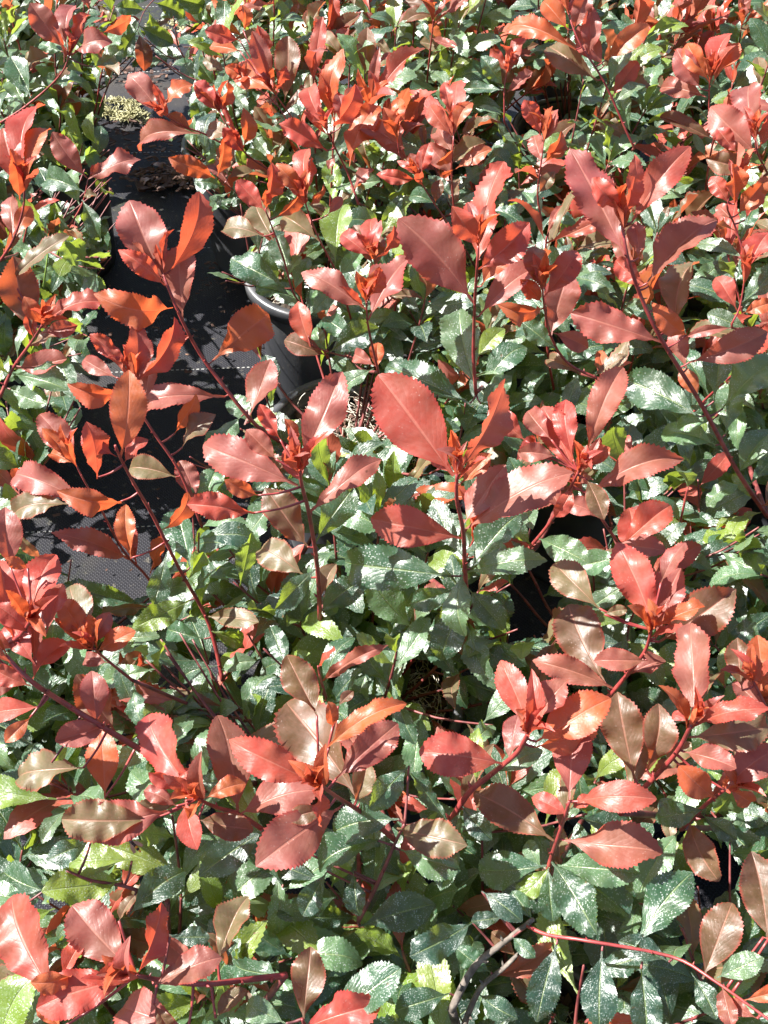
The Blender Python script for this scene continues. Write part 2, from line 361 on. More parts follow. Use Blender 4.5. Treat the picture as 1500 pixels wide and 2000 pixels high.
# ------------------------------------------------------------------ leaves
def leaf_grid(r, ratio=.42, arch=.1, fold=.18, wave=.04, twist=0., teeth=18, cols=(-1, -.72, -.38, -.1, 0, .1, .38, .72, 1), amp=.017, side=0.):
    """unit-length leaf: x across, y along, z up; serrated, folded along the midrib, wavy margin"""
    n = teeth*2; V, UV, Fc = [], [], []
    ph = r.uniform(0, 6.28); ph2 = r.uniform(0, 6.28); k1 = r.uniform(.8, 1.9); pk = r.uniform(1.0, 1.35); tipn = r.uniform(.78, 1.0)
    s0 = pk/(pk+tipn); nrm_ = s0**pk*(1-s0)**tipn; k2 = r.uniform(3, 4.6); ph3 = r.uniform(0, 6.28); ph4 = r.uniform(0, 6.28); droop = r.uniform(-.05, .28)
    jt = [r.uniform(.6, 1.35) for _ in range(60)]
    rows = [0, .03, .07]+[.1+.9*i/n for i in range(n+1)]
    for j, t in enumerate(rows):
        if t < .1: hw = .011+.004*(t/.1)
        else:
            s = min(1, max(0, (t-.1)/.9))
            hw = ratio/2*(s**pk)*((1-s)**tipn)/nrm_ + .012*(1-s)**2
        tooth = (amp if (j % 2 == 0 and .06 < t < .985) else 0)*min(1, hw/(ratio*.3))
        tooth *= jt[j]; zc = arch*4*t*(1-t)*(.75+.5*t) - droop*max(0, t-.7)**2*4
        tw = twist*(t-.5); xo = side*math.sin(math.pi*t)
        for c in cols:
            e = abs(c); x = c*hw+(math.copysign(tooth, c) if e == 1 else 0)
            z = fold*abs(x)+wave*(e**1.5)*(math.sin(k1*6.28*t+(ph if c < 0 else ph2))+.35*math.sin(k2*6.28*t+(ph3 if c < 0 else ph4)))*min(1, hw/(ratio*.3)) - .35*fold*x*x/(ratio/2+1e-6)
            xr = x*math.cos(tw)-z*math.sin(tw); zr = x*math.sin(tw)+z*math.cos(tw)
            V.append((xr+xo, t+(tooth*.9 if e == 1 else 0)-(.0 if e < 1 else .0), zr+zc)); UV.append((.5+.5*c, t))
    m = len(cols)
    for j in range(len(rows)-1):
        for i in range(m-1): Fc.append((j*m+i, j*m+i+1, (j+1)*m+i+1, (j+1)*m+i))
    return V, Fc, UV
LIB = {'y': [], 'm': []}
for key, mat in (('y', M_young), ('m', M_mature)):
    for i in range(22):
        r = random.Random(100+i)
        LIB[key].append(mesh_of('leaf', *(lambda g: (g[0], g[1], mat, g[2]))(leaf_grid(r, r.uniform(.25, .36) if key == 'y' else r.uniform(.29, .42), r.uniform(-.06, .24), r.uniform(.25, .95) if key == 'y' else r.uniform(-.1, .45),
              r.uniform(.015, .075), r.uniform(-1.2, 1.2), side=r.uniform(-.05, .05)))))
def frame(axis, target):
    a = axis.normalized(); n = target-a*target.dot(a)
    if n.length < 1e-4: n = a.orthogonal()
    n.normalize(); s = a.cross(n)
    return Matrix((s, a, n)).transposed()
def jit(r, c, j=.2):
    k = 1+r.uniform(-j, j); return tuple(max(0, x*k*(1+r.uniform(-.08, .08))) for x in c)
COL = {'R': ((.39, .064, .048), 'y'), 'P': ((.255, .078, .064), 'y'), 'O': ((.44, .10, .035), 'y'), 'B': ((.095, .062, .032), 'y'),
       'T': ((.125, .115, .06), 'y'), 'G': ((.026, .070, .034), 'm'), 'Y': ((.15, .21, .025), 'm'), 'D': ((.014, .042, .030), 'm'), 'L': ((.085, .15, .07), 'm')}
NLEAF = {k: 0 for k in POS}; STUFF = {k: [] for k in POS}
HSH = []; HERO = []                                # (ax, ay, bx, by, half width, depth) of traced leaves
def add_leaf(k, parent, me, loc, R, L, wsc, col):
    o = bpy.data.objects.new('leaf', me); C.objects.link(o); o.parent = parent
    M = (R @ Matrix.Diagonal((L*wsc, L, L))).to_4x4(); M.translation = Vector(loc)-SHRUB[k].location
    o.matrix_basis = M; o.color = (*col, 1); NLEAF[k] += 1
    return o
def stem_obj(k, pts, r0, r1, mat, name='stem', n=7):
    P = smooth_path(pts, 4); m = len(P)
    ra = [r0+(r1-r0)*i/(m-1) for i in range(m)]
    v, f = tube(P, ra, n)
    # small bud scars along the shoot
    rr = random.Random(m+int(P[0].x*1000)); parts = [(v, f)]
    for i in range(2, m-1, 3):
        d = Vector((rr.uniform(-1, 1), rr.uniform(-1, 1), .4)).normalized()
        parts.append(tube([P[i], P[i]+d*ra[i]*1.8, P[i]+d*ra[i]*2.6+Vector((0, 0, ra[i]))], [ra[i]*.8, ra[i]*.5, ra[i]*.1], 5))
    v, f = join(parts); L0 = SHRUB[k].location
    return link(name, mesh_of(name, [Vector(p)-L0 for p in v], f, mat), SHRUB[k])

def shoot(k, st, leaves, rad=2.1, mat=None, root=True, seed=None):
    """k shrub, st = stem pixels with heights, leaves = (bx,by,tx,ty,width,colour,mode[,arch,fold,wave])"""
    pts = [at_z(*p) for p in st]; dp = [proj(p) for p in pts]
    if root:
        c = POS[k]+Vector((0, 0, PH-.035)); h = c.lerp(pts[0], .6); h.z = min(c.z*.6+pts[0].z*.4, pts[0].z-.01)
        c += Vector((rng.uniform(-.015, .015), rng.uniform(-.015, .015), 0)); 
    so = stem_obj(k, pts, rad*.00092, rad*.001*.5, mat or M_stem)
    if root: stem_obj(k, [c, h, pts[0].lerp(pts[1], .05)], rad*.0012, rad*.001, M_bark if mat is M_bark else M_stem_dark)
    for lf in leaves:
        bx, by, tx, ty, wpx, cc, mode = lf[:7]; ex = lf[7:]
        arch = ex[0] if len(ex) > 0 else rng.uniform(-.02, .20)
        fold = ex[1] if len(ex) > 1 else rng.uniform(.25, .95)
        wav = ex[2] if len(ex) > 2 else rng.uniform(.03, .10)
        # depth of the closest point of the stem
        best = None
        for a, b in zip(dp[:-1], dp[1:]):
            ab = (b[0]-a[0], b[1]-a[1]); q = max(0, min(1, ((bx-a[0])*ab[0]+(by-a[1])*ab[1])/(ab[0]**2+ab[1]**2+1e-6)))
            e = (bx-a[0]-q*ab[0])**2+(by-a[1]-q*ab[1])**2
            if best is None or e < best[0]: best = (e, a[2]+(b[2]-a[2])*q, (a[0]+ab[0]*q, a[1]+ab[1]*q))
        d0 = best[1]
        sx, sy = best[2]
        base = at_depth(bx, by, d0)
        v = at_depth(tx, ty, d0)-base; L0 = v.length; cdir = (EYE-base).normalized()
        if mode[0] == 's': T = (SUN+cdir).normalized()
        elif mode[0] == 'b': T = (cdir-SUN*.8).normalized()
        else: T = (cdir+Vector((rng.uniform(-.3, .3), rng.uniform(-.15, .15), rng.uniform(-.1, .4)))).normalized()
        T = (T+Vector((rng.uniform(-.14, .14), rng.uniform(-.14, .14), rng.uniform(-.1, .1)))).normalized()
        kk = -v.normalized().dot(T)/((-cdir).dot(T)+1e-6) if abs(cdir.dot(T)) > .2 else 0
        kk = max(-.6, min(.6, kk))
        r2 = ray(tx, ty); axis = at_depth(tx, ty, d0+kk*L0)-base
        R = frame(axis, T); L = axis.length
        wreal = wpx/F*d0; vis = max(.45, abs((R @ Vector((0, 0, 1))).dot(cdir)))
        ratio = min(.48, .90*wreal/vis**.5/L)
        g = leaf_grid(random.Random(int(bx*7+by*3+tx)), ratio, arch, fold, wav, rng.uniform(-.9, .9), teeth=rng.randint(19, 27), side=rng.uniform(-.04, .04))
        col, mk = COL[cc]
        me = mesh_of('leaf', g[0], g[1], M_young if mk == 'y' else M_mature, g[2])
        add_leaf(k, so, me, base, R, L, 1, jit(rng, col, .15))
        if math.hypot(bx-sx, by-sy) > 9:                               # longer stalk back to the stem
            q0 = at_depth(sx, sy, d0+.002); q1 = q0.lerp(base, .5)+Vector((0, 0, -.06*(q0-base).length)); L0_ = SHRUB[k].location
            sv, sf = tube(smooth_path([q0, q1, base+axis*.02], 3), [.0011]*3+[.0009]*4, 5)
            link('leaf_stalk', mesh_of('leaf_stalk', [Vector(p)-L0_ for p in sv], sf, M_stem if mk == 'y' else M_stem_dark), SHRUB[k])
        HERO.append((bx, by, tx, ty, wpx*.5, d0+kk*L0*.5))
    HSH.append((k, so, smooth_path(pts, 4), sum(l[5] in 'GDLYT' for l in leaves) > len(leaves)*.5))
    for a in range(len(dp)-1): HERO.append((dp[a][0], dp[a][1], dp[a+1][0], dp[a+1][1], 7, (dp[a][2]+dp[a+1][2])/2))
    return so
#__HERO__
# ---- central shrub
shoot('D', [(560, 870, .36), (500, 830, .40), (430, 745, .45), (390, 690, .48), (355, 625, .52), (330, 565, .55), (318, 535, .56)], [
 (325, 555, 252, 388, 112, 'P', 'c', .06, .3), (332, 530, 394, 378, 66, 'R', 'b', .1, .4), (322, 558, 232, 488, 42, 'R', 'c'), (358, 625, 352, 478, 76, 'P', 'c'),
 (338, 600, 183, 575, 66, 'O', 'b', .25, .2), (415, 705, 530, 610, 84, 'O', 'c', .05, .1, .09), (440, 775, 265, 805, 60, 'P', 's', .3), (478, 830, 528, 700, 60, 'P', 's'),
 (472, 812, 415, 905, 60, 'L', 's'), (500, 835, 450, 780, 50, 'L', 's'), (372, 655, 352, 665, 10, 'R', 'c')], 2.6)
shoot('D', [(395, 1030, .36), (350, 920, .42), (300, 845, .46), (268, 790, .49), (262, 745, .51)], [
 (262, 748, 264, 632, 58, 'P', 'c'), (268, 745, 345, 622, 52, 'R', 'b', .12), (252, 728, 176, 652, 34, 'R', 'c'), (283, 785, 303, 702, 48, 'P', 's'), (238, 768, 133, 752, 46, 'O', 'b', .2),
 (228, 738, 160, 700, 34, 'P', 's'), (340, 848, 388, 772, 72, 'O', 'b', .0, .3), (345, 932, 250, 912, 66, 'T', 'c'), (355, 875, 420, 808, 56, 'T', 's'), (385, 985, 350, 900, 60, 'P', 'c'),
 (392, 1010, 425, 910, 56, 'L', 's')], 2.0)
shoot('D', [(435, 1330, .30), (420, 1260, .33), (400, 1200, .36), (350, 1110, .42), (300, 1010, .48), (265, 950, .52), (238, 900, .55), (225, 870, .57)], [
 (236, 892, 252, 722, 76, 'O', 'c', .05, .15), (242, 905, 288, 858, 42, 'R', 's'), (190, 935, 172, 825, 56, 'R', 'b'), (228, 892, 158, 850, 34, 'R', 'c'), (238, 980, 110, 958, 48, 'O', 'b', .28),
 (256, 1092, 246, 985, 42, 'O', 'c'), (312, 1038, 368, 962, 44, 'O', 'b', .2), (372, 1110, 345, 992, 64, 'G', 's'), (365, 1135, 398, 1078, 34, 'Y', 'b'), (372, 1172, 258, 1228, 56, 'Y', 'c', .1, .3),
 (412, 1232, 476, 1248, 38, 'Y', 'b'), (400, 1248, 325, 1228, 60, 'G', 's'), (325, 1080, 300, 1180, 50, 'G', 'c'), (425, 1300, 350, 1330, 64, 'G', 's'), (430, 1310, 500, 1290, 60, 'L', 's')], 2.3)
shoot('D', [(310, 1175, .30), (290, 1130, .33), (240, 1075, .38), (200, 1000, .43), (165, 940, .47), (145, 900, .49)], [
 (147, 908, 76, 806, 60, 'P', 'c', .05, .3), (150, 906, 98, 884, 26, 'O', 's'), (182, 988, 22, 925, 60, 'P', 's', .2, .1, .06), (140, 985, 20, 1010, 50, 'T', 's'), (252, 1092, 98, 1040, 46, 'P', 'c', .2),
 (268, 1105, 240, 1000, 34, 'R', 'c'), (292, 1122, 322, 1042, 32, 'O', 'b'), (290, 1182, 125, 1138, 42, 'G', 'c', .12), (290, 1185, 200, 1200, 60, 'T', 's')], 1.7)
shoot('D', [(625, 1210, .38), (620, 1110, .46), (605, 1010, .54), (590, 950, .59), (585, 920, .61)], [
 (588, 905, 668, 724, 82, 'P', 'c', .06, .2), (582, 948, 392, 868, 84, 'P', 'c', .12, .2), (590, 945, 560, 868, 50, 'R', 'c'), (602, 1070, 518, 952, 104, 'B', 'c', .04, .15), (498, 1002, 365, 985, 58, 'R', 'c', .16),
 (605, 1000, 742, 892, 54, 'P', 's', .12), (505, 968, 440, 938, 34, 'O', 'b'), (540, 898, 480, 838, 56, 'P', 'c'), (548, 860, 506, 790, 34, 'R', 'c'), (566, 872, 556, 818, 38, 'O', 'b'),
 (598, 1128, 505, 1068, 66, 'T', 's', .2, .1, .07), (625, 1172, 655, 1100, 56, 'T', 's'), (615, 1060, 690, 952, 76, 'G', 'c'), (622, 1200, 712, 1130, 84, 'D', 'c'), (618, 1110, 540, 1190, 50, 'G', 'c')], 2.5)
shoot('D', [(912, 1180, .42), (908, 1115, .47), (905, 1040, .54), (892, 975, .59), (893, 925, .62)], [
 (885, 930, 738, 732, 136, 'R', 'c', .05, .12), (896, 920, 985, 738, 72, 'P', 'b', .08, .35), (892, 930, 845, 885, 36, 'R', 's'), (900, 945, 956, 885, 46, 'O', 'c'), (905, 1052, 724, 1012, 86, 'R', 'c', .14, .3),
 (908, 1035, 1118, 920, 92, 'P', 's', .1, .2), (905, 1025, 985, 905, 84, 'P', 's'), (882, 1125, 664, 1098, 92, 'G', 'c', .1, .2), (918, 1112, 1012, 1000, 84, 'G', 's', .05), (912, 1118, 1066, 1092, 56, 'L', 's'),
 (905, 1118, 905, 1242, 66, 'L', 's', .22, .2), (890, 1150, 800, 1180, 60, 'G', 'c'), (915, 1150, 985, 1230, 56, 'D', 'c'), (905, 1170, 860, 1290, 72, 'D', 'c')], 2.6)
shoot('M2', [(1000, 1110, .40), (1030, 1075, .43), (1075, 1020, .48), (1110, 960, .53), (1130, 920, .56)], [
 (1122, 925, 1058, 792, 70, 'R', 'c', .05, .35), (1146, 885, 1216, 714, 66, 'P', 'c'), (1128, 920, 1172, 858, 34, 'O', 'b'), (1132, 912, 1192, 874, 36, 'O', 'c'), (1150, 965, 1332, 890, 66, 'P', 's', .14),
 (1088, 892, 1010, 884, 52, 'P', 'c'), (1028, 862, 955, 800, 50, 'R', 'c'), (1100, 1000, 1070, 935, 62, 'P', 's'), (1078, 860, 1028, 800, 62, 'P', 's'), (1120, 900, 1105, 780, 50, 'R', 's'),
 (1145, 935, 1180, 1015, 60, 'B', 'c'), (1120, 950, 1085, 1010, 40, 'R', 'c'), (1050, 1050, 1150, 1100, 60, 'L', 's')], 2.2)
shoot('M2', [(1260, 1140, .36), (1200, 1050, .42), (1160, 990, .46), (1130, 950, .49)], [
 (1225, 1085, 1130, 1105, 60, 'L', 's'), (1210, 1070, 1310, 985, 66, 'R', 'c'), (1205, 1060, 1300, 1075, 50, 'P', 's'), (1180, 1015, 1105, 980, 60, 'P', 'c'), (1240, 1110, 1230, 990, 64, 'R', 'c'), (1255, 1130, 1370, 1060, 50, 'R', 'c')], 2.0)
# ---- tall crimson shoot right of the striped pot
shoot('M1', [(930, 770, .42), (925, 700, .46), (926, 640, .5), (928, 580, .55), (932, 520, .60), (934, 480, .62)], [
 (925, 592, 778, 426, 112, 'P', 'c', .05, .15), (932, 535, 985, 316, 70, 'R', 's', .08, .4), (934, 478, 882, 402, 50, 'R', 'b'), (932, 528, 1034, 434, 76, 'R', 'c', .1), (936, 618, 1062, 518, 62, 'P', 's', .12),
 (930, 758, 895, 602, 76, 'L', 's'), (940, 560, 1000, 470, 60, 'O', 'c'), (938, 790, 1000, 735, 66, 'L', 's'), (920, 790, 755, 715, 66, 'G', 's', .08), (930, 700, 985, 640, 56, 'Y', 's')], 2.3)
shoot('M1', [(1170, 740, .42), (1110, 710, .44), (1075, 655, .48), (1062, 590, .53), (1060, 560, .55)], [
 (1062, 580, 1128, 488, 56, 'R', 'c'), (1058, 590, 1015, 545, 34, 'O', 'b'), (1060, 570, 1040, 480, 70, 'B', 'c'), (1062, 600, 975, 598, 40, 'O', 'b'), (1075, 660, 1110, 530, 76, 'P', 'c'), (1080, 650, 1150, 680, 50, 'P', 'c'),
 (1085, 680, 1020, 630, 60, 'G', 'c'), (1110, 710, 1125, 650, 60, 'G', 'c'), (1062, 560, 1050, 520, 30, 'R', 'c')], 1.8)
shoot('Cc', [(740, 730, .42), (728, 680, .46), (718, 630, .50), (716, 590, .53)], [
 (714, 605, 588, 528, 56, 'P', 'c', .1, .2), (720, 625, 802, 502, 70, 'P', 's', .1), (722, 580, 742, 522, 34, 'R', 'b'), (712, 575, 700, 550, 20, 'O', 'b'), (735, 725, 738, 668, 44, 'O', 'c'), (730, 720, 665, 770, 80, 'L', 's'),
 (733, 715, 690, 690, 40, 'P', 's')], 1.7)
shoot('Cc', [(690, 700, .36), (650, 690, .38), (610, 675, .40), (602, 655, .41)], [
 (606, 678, 580, 588, 52, 'R', 'c', .05, .4), (640, 695, 555, 665, 56, 'B', 'c'), (640, 690, 615, 640, 44, 'L', 's'), (640, 690, 740, 640, 60, 'D', 'c'), (690, 660, 630, 620, 40, 'G', 's')], 1.3)
shoot('Cc', [(640, 700, .32), (590, 600, .38), (572, 570, .41), (555, 510, .45), (530, 440, .50), (518, 410, .52)], [
 (518, 412, 462, 352, 42, 'R', 'c'), (522, 400, 535, 320, 40, 'R', 'b'), (538, 425, 588, 374, 40, 'O', 'b'), (515, 462, 434, 452, 48, 'T', 's'), (535, 470, 495, 395, 60, 'T', 's'), (560, 560, 450, 505, 64, 'G', 's', .08),
 (572, 580, 500, 560, 60, 'G', 's'), (565, 545, 540, 460, 52, 'G', 's'), (575, 570, 605, 505, 44, 'L', 's'), (560, 545, 590, 500, 30, 'Y', 's'), (520, 410, 520, 370, 24, 'O', 'b')], 1.6)
shoot('Cc', [(690, 640, .34), (660, 540, .42), (620, 460, .48), (592, 385, .53)], [
 (590, 378, 540, 320, 46, 'O', 'c'), (598, 375, 600, 290, 40, 'R', 's'), (604, 402, 634, 362, 34, 'O', 'b'), (625, 472, 552, 422, 54, 'T', 's'), (600, 395, 612, 310, 40, 'P', 's'), (640, 420, 668, 385, 44, 'P', 'c'),
 (655, 520, 672, 400, 56, 'Y', 's'), (660, 540, 720, 480, 50, 'L', 's'), (665, 560, 610, 610, 50, 'L', 's')], 1.6)
shoot('Cc', [(760, 590, .40), (740, 540, .45), (728, 500, .49)], [
 (726, 500, 665, 455, 44, 'R', 'c'), (730, 490, 727, 428, 36, 'R', 's'), (732, 505, 770, 440, 44, 'R', 'b'), (728, 520, 690, 440, 66, 'B', 'c'), (735, 525, 742, 460, 50, 'B', 'c'), (745, 545, 700, 560, 40, 'L', 's')], 1.5)
# ---- right hand tall shoot
shoot('N1', [(1500, 1010, .36), (1440, 920, .42), (1370, 790, .50), (1290, 660, .58), (1250, 575, .62), (1225, 500, .66), (1215, 440, .68)], [
 (1222, 500, 1112, 292, 98, 'P', 'c', .05, .15), (1212, 412, 1158, 350, 42, 'R', 'b'), (1218, 428, 1246, 305, 36, 'R', 'b'), (1234, 435, 1348, 284, 66, 'R', 'c', .1, .4), (1262, 555, 1396, 424, 76, 'P', 's', .1),
 (1248, 505, 1242, 432, 56, 'P', 's'), (1268, 560, 1202, 508, 44, 'R', 'c'), (1292, 668, 1114, 612, 78, 'P', 'c', .12, .15), (1318, 640, 1362, 508, 82, 'T', 's'), (1342, 655, 1275, 595, 40, 'O', 'b'), (1342, 722, 1330, 628, 42, 'P', 's'),
 (1345, 708, 1500, 648, 66, 'P', 'c', .14), (1368, 815, 1212, 738, 84, 'G', 's', .06, .15), (1395, 785, 1412, 672, 84, 'G', 's'), (1418, 850, 1440, 735, 66, 'L', 's'), (1395, 820, 1320, 830, 60, 'L', 's'), (1410, 800, 1530, 700, 76, 'L', 's'),
 (1365, 780, 1330, 720, 50, 'O', 'c'), (1440, 930, 1510, 840, 90, 'L', 's'), (1450, 945, 1380, 990, 70, 'L', 's'), (1400, 870, 1290, 850, 56, 'L', 's')], 2.7)
shoot('N1', [(1480, 640, .46), (1430, 640, .48), (1445, 600, .5), (1455, 540, .53)], [
 (1440, 608, 1398, 540, 52, 'R', 'c'), (1450, 612, 1512, 590, 46, 'O', 'c'), (1455, 540, 1500, 450, 50, 'R', 's')], 1.6)
shoot('O0', [(1460, 520, .46), (1435, 440, .50), (1420, 400, .53), (1440, 350, .55)], [
 (1425, 400, 1388, 345, 44, 'R', 'c'), (1435, 400, 1430, 320, 44, 'O', 'b'), (1440, 420, 1500, 345, 56, 'O', 'c'), (1455, 430, 1490, 380, 40, 'R', 's'), (1430, 430, 1400, 400, 30, 'P', 's')], 1.5)
shoot('O0', [(1500, 340, .46), (1480, 300, .5), (1475, 270, .52)], [
 (1478, 300, 1385, 208, 80, 'P', 'c', .08, .2), (1480, 290, 1462, 165, 60, 'P', 's'), (1482, 290, 1520, 200, 50, 'R', 'b'), (1440, 300, 1400, 250, 50, 'R', 'c'), (1470, 330, 1380, 310, 80, 'B', 'c')], 1.7)
shoot('N0', [(1240, 290, .42), (1225, 260, .44), (1180, 160, .50), (1130, 80, .55), (1105, 10, .58)], [
 (1168, 158, 1072, 92, 52, 'T', 's'), (1125, 98, 985, 52, 42, 'O', 's', .16), (1182, 118, 1268, 48, 46, 'O', 'c', .12), (1180, 130, 1130, 50, 60, 'P', 'c'), (1190, 170, 1230, 90, 60, 'L', 's'), (1150, 110, 1155, 10, 40, 'P', 'c'),
 (1230, 255, 1205, 180, 50, 'L', 's'), (1200, 200, 1260, 165, 50, 'L', 's'), (1195, 190, 1245, 120, 44, 'R', 'c'), (1110, 60, 1060, 0, 46, 'O', 'c'), (1120, 60, 1150, -20, 46, 'P', 'c')], 2.0)
shoot('N0', [(1060, 440, .42), (1050, 380, .46), (1058, 310, .51), (1062, 270, .53)], [
 (1056, 265, 1024, 195, 38, 'R', 'c'), (1062, 280, 1090, 212, 40, 'P', 's'), (1058, 320, 1042, 265, 40, 'P', 's'), (1060, 320, 1098, 258, 40, 'O', 'b'), (1062, 300, 1110, 290, 36, 'O', 's'), (1050, 380, 1085, 335, 46, 'T', 'c')], 1.5)
shoot('N0', [(985, 240, .44), (985, 175, .48), (990, 140, .50)], [
 (990, 140, 958, 95, 30, 'R', 'c'), (992, 138, 1030, 72, 34, 'P', 's'), (990, 145, 1000, 100, 28, 'R', 'b'), (985, 170, 940, 110, 40, 'G', 'c'), (990, 180, 1040, 140, 34, 'P', 's')], 1.3)
shoot('N0', [(1385, 240, .46), (1385, 180, .5), (1387, 150, .52)], [
 (1385, 160, 1342, 85, 56, 'O', 'c'), (1390, 155, 1425, 62, 44, 'R', 's'), (1392, 165, 1445, 85, 44, 'O', 's'), (1380, 190, 1290, 170, 46, 'P', 's'), (1370, 175, 1320, 95, 70, 'P', 'c')], 1.5)
# ---- upper centre
shoot('M0', [(700, 400, .42), (680, 340, .45), (655, 290, .49), (638, 255, .52)], [
 (634, 250, 603, 168, 38, 'R', 's'), (642, 252, 698, 168, 46, 'R', 'b'), (640, 295, 545, 242, 44, 'R', 'c'), (682, 325, 742, 205, 56, 'O', 's', .14, .2), (655, 300, 640, 330, 60, 'P', 's'), (665, 250, 660, 180, 44, 'P', 'c'), (690, 370, 730, 330, 50, 'P', 's')], 1.7)
shoot('M0', [(590, 260, .44), (560, 215, .47), (530, 175, .50)], [
 (556, 200, 562, 70, 54, 'B', 'c'), (535, 180, 462, 130, 50, 'O', 's'), (530, 175, 492, 60, 40, 'P', 'c'), (540, 180, 560, 130, 28, 'R', 'b'), (500, 130, 505, 50, 34, 'R', 'b'), (470, 100, 410, 90, 34, 'O', 's'), (470, 80, 400, 60, 36, 'R', 'c'), (475, 60, 475, 10, 30, 'O', 'b')], 1.5)
shoot('M0', [(820, 330, .44), (785, 310, .47), (775, 265, .50)], [
 (775, 270, 750, 210, 44, 'O', 'b'), (778, 262, 780, 190, 34, 'O', 's'), (790, 290, 700, 245, 44, 'P', 's'), (800, 320, 745, 245, 60, 'P', 's')], 1.4)
shoot('M0', [(888, 420, .42), (882, 340, .48), (885, 285, .52), (886, 260, .53)], [
 (880, 225, 868, 160, 26, 'R', 'c'), (882, 265, 838, 205, 38, 'R', 'c'), (888, 262, 922, 198, 34, 'O', 's'), (885, 300, 858, 245, 40, 'P', 's'), (888, 290, 850, 320, 30, 'O', 'b'), (890, 330, 960, 290, 34, 'O', 's'), (885, 345, 835, 280, 60, 'P', 'c'), (888, 330, 860, 345, 24, 'O', 'b')], 1.5)
shoot('M1', [(900, 470, .40), (850, 400, .45), (815, 345, .49)], [
 (815, 350, 735, 340, 30, 'R', 'c'), (820, 345, 838, 280, 40, 'R', 'c'), (850, 400, 860, 350, 50, 'B', 'c'), (825, 350, 800, 300, 40, 'P', 'c'), (855, 400, 800, 385, 40, 'G', 's')], 1.4)
# ---- upper left of centre
shoot('A', [(450, 290, .40), (400, 262, .43), (355, 245, .45), (318, 222, .48)], [
 (312, 220, 248, 142, 68, 'P', 'c', .05, .3), (316, 215, 374, 162, 38, 'O', 's', .14), (392, 262, 270, 290, 42, 'P', 's', .2), (375, 258, 330, 222, 44, 'B', 'c'), (400, 262, 310, 260, 24, 'L', 's')], 1.6)
shoot('A', [(520, 440, .34), (470, 385, .37), (430, 350, .41), (418, 340, .42)], [
 (420, 348, 330, 308, 38, 'O', 'b', .12), (424, 345, 438, 268, 32, 'O', 'b'), (445, 350, 440, 280, 46, 'T', 's'), (440, 365, 380, 355, 36, 'G', 'c'), (450, 375, 415, 415, 30, 'L', 's'), (455, 380, 475, 350, 28, 'L', 's')], 1.2)
shoot('A', [(540, 340, .40), (480, 300, .44), (440, 240, .48), (430, 220, .49)], [
 (430, 220, 378, 162, 50, 'R', 'c'), (436, 218, 446, 160, 30, 'O', 'b'), (475, 288, 478, 212, 32, 'O', 'b'), (460, 270, 405, 250, 40, 'T', 's'), (470, 290, 420, 180, 10, 'R', 'c'), (480, 300, 435, 250, 34, 'R', 'b')], 1.5)
shoot('A', [(590, 300, .42), (545, 210, .46), (490, 165, .49)], [
 (490, 165, 440, 130, 40, 'O', 'c'), (545, 180, 465, 122, 40, 'R', 's'), (500, 170, 455, 185, 40, 'L', 's')], 1.3)
shoot('A9', [(330, -30, .36), (300, 0, .38), (280, 25, .40), (268, 60, .41)], [
 (268, 60, 236, 112, 44, 'D', 'c'), (270, 62, 282, 138, 44, 'B', 'c'), (272, 50, 340, 85, 40, 'D', 'c'), (285, 20, 225, 15, 40, 'D', 'c'), (300, 5, 360, 30, 44, 'D', 'c'), (290, 20, 300, 75, 36, 'Y', 'b'), (320, -10, 400, 10, 44, 'D', 'c')], 1.3, M_stem_dark)
# ---- left edge
shoot('L9', [(0, 240, .40), (40, 215, .42), (90, 175, .45), (122, 140, .48), (135, 108, .50)], [
 (128, 98, 58, 6, 62, 'P', 'c', .05, .3), (142, 92, 176, 28, 32, 'R', 's'), (140, 110, 216, 78, 46, 'P', 's', .14), (200, 64, 258, 32, 30, 'O', 'b'), (183, 132, 242, 92, 46, 'G', 'c'), (105, 165, 160, 160, 34, 'G', 's'),
 (60, 190, 20, 110, 50, 'G', 's'), (50, 205, 30, 150, 50, 'L', 's'), (120, 100, 75, 85, 50, 'L', 's'), (130, 95, 145, 10, 40, 'P', 's'), (175, 20, 160, -20, 40, 'P', 'c')], 1.9)
shoot('L0', [(0, 510, .42), (25, 470, .45), (45, 410, .49), (48, 360, .52)], [
 (40, 370, 4, 248, 64, 'R', 'c', .05, .3), (48, 362, 84, 200, 46, 'R', 's'), (54, 350, 98, 248, 44, 'O', 's'), (30, 465, 60, 402, 76, 'O', 'c', .05, .2), (25, 470, 20, 380, 40, 'P', 's'), (38, 390, 20, 290, 40, 'O', 'b')], 2.0)
shoot('L0', [(130, 450, .38), (160, 400, .41), (172, 350, .44)], [
 (170, 348, 102, 258, 48, 'P', 'c', .05, .3), (172, 350, 272, 308, 46, 'P', 's', .1), (175, 345, 195, 320, 24, 'R', 'c'), (165, 375, 85, 350, 44, 'G', 's'), (155, 400, 135, 330, 44, 'L', 's'), (160, 390, 195, 470, 36, 'G', 'c'), (162, 385, 190, 385, 30, 'T', 's')], 1.5)
shoot('L1', [(0, 775, .42), (25, 720, .45), (60, 670, .49), (84, 632, .52)], [
 (66, 655, 26, 500, 96, 'B', 'c', .0, .25), (84, 635, 48, 580, 48, 'O', 'b'), (88, 630, 205, 590, 48, 'R', 's', .14), (84, 650, 150, 635, 60, 'P', 'c'), (65, 660, 55, 610, 40, 'R', 'c'), (20, 548, 135, 460, 40, 'T', 's'),
 (30, 720, 130, 700, 50, 'P', 's'), (25, 730, 130, 760, 56, 'L', 's'), (20, 760, 90, 790, 50, 'L', 's'), (0, 540, -30, 460, 60, 'T', 's')], 2.2)
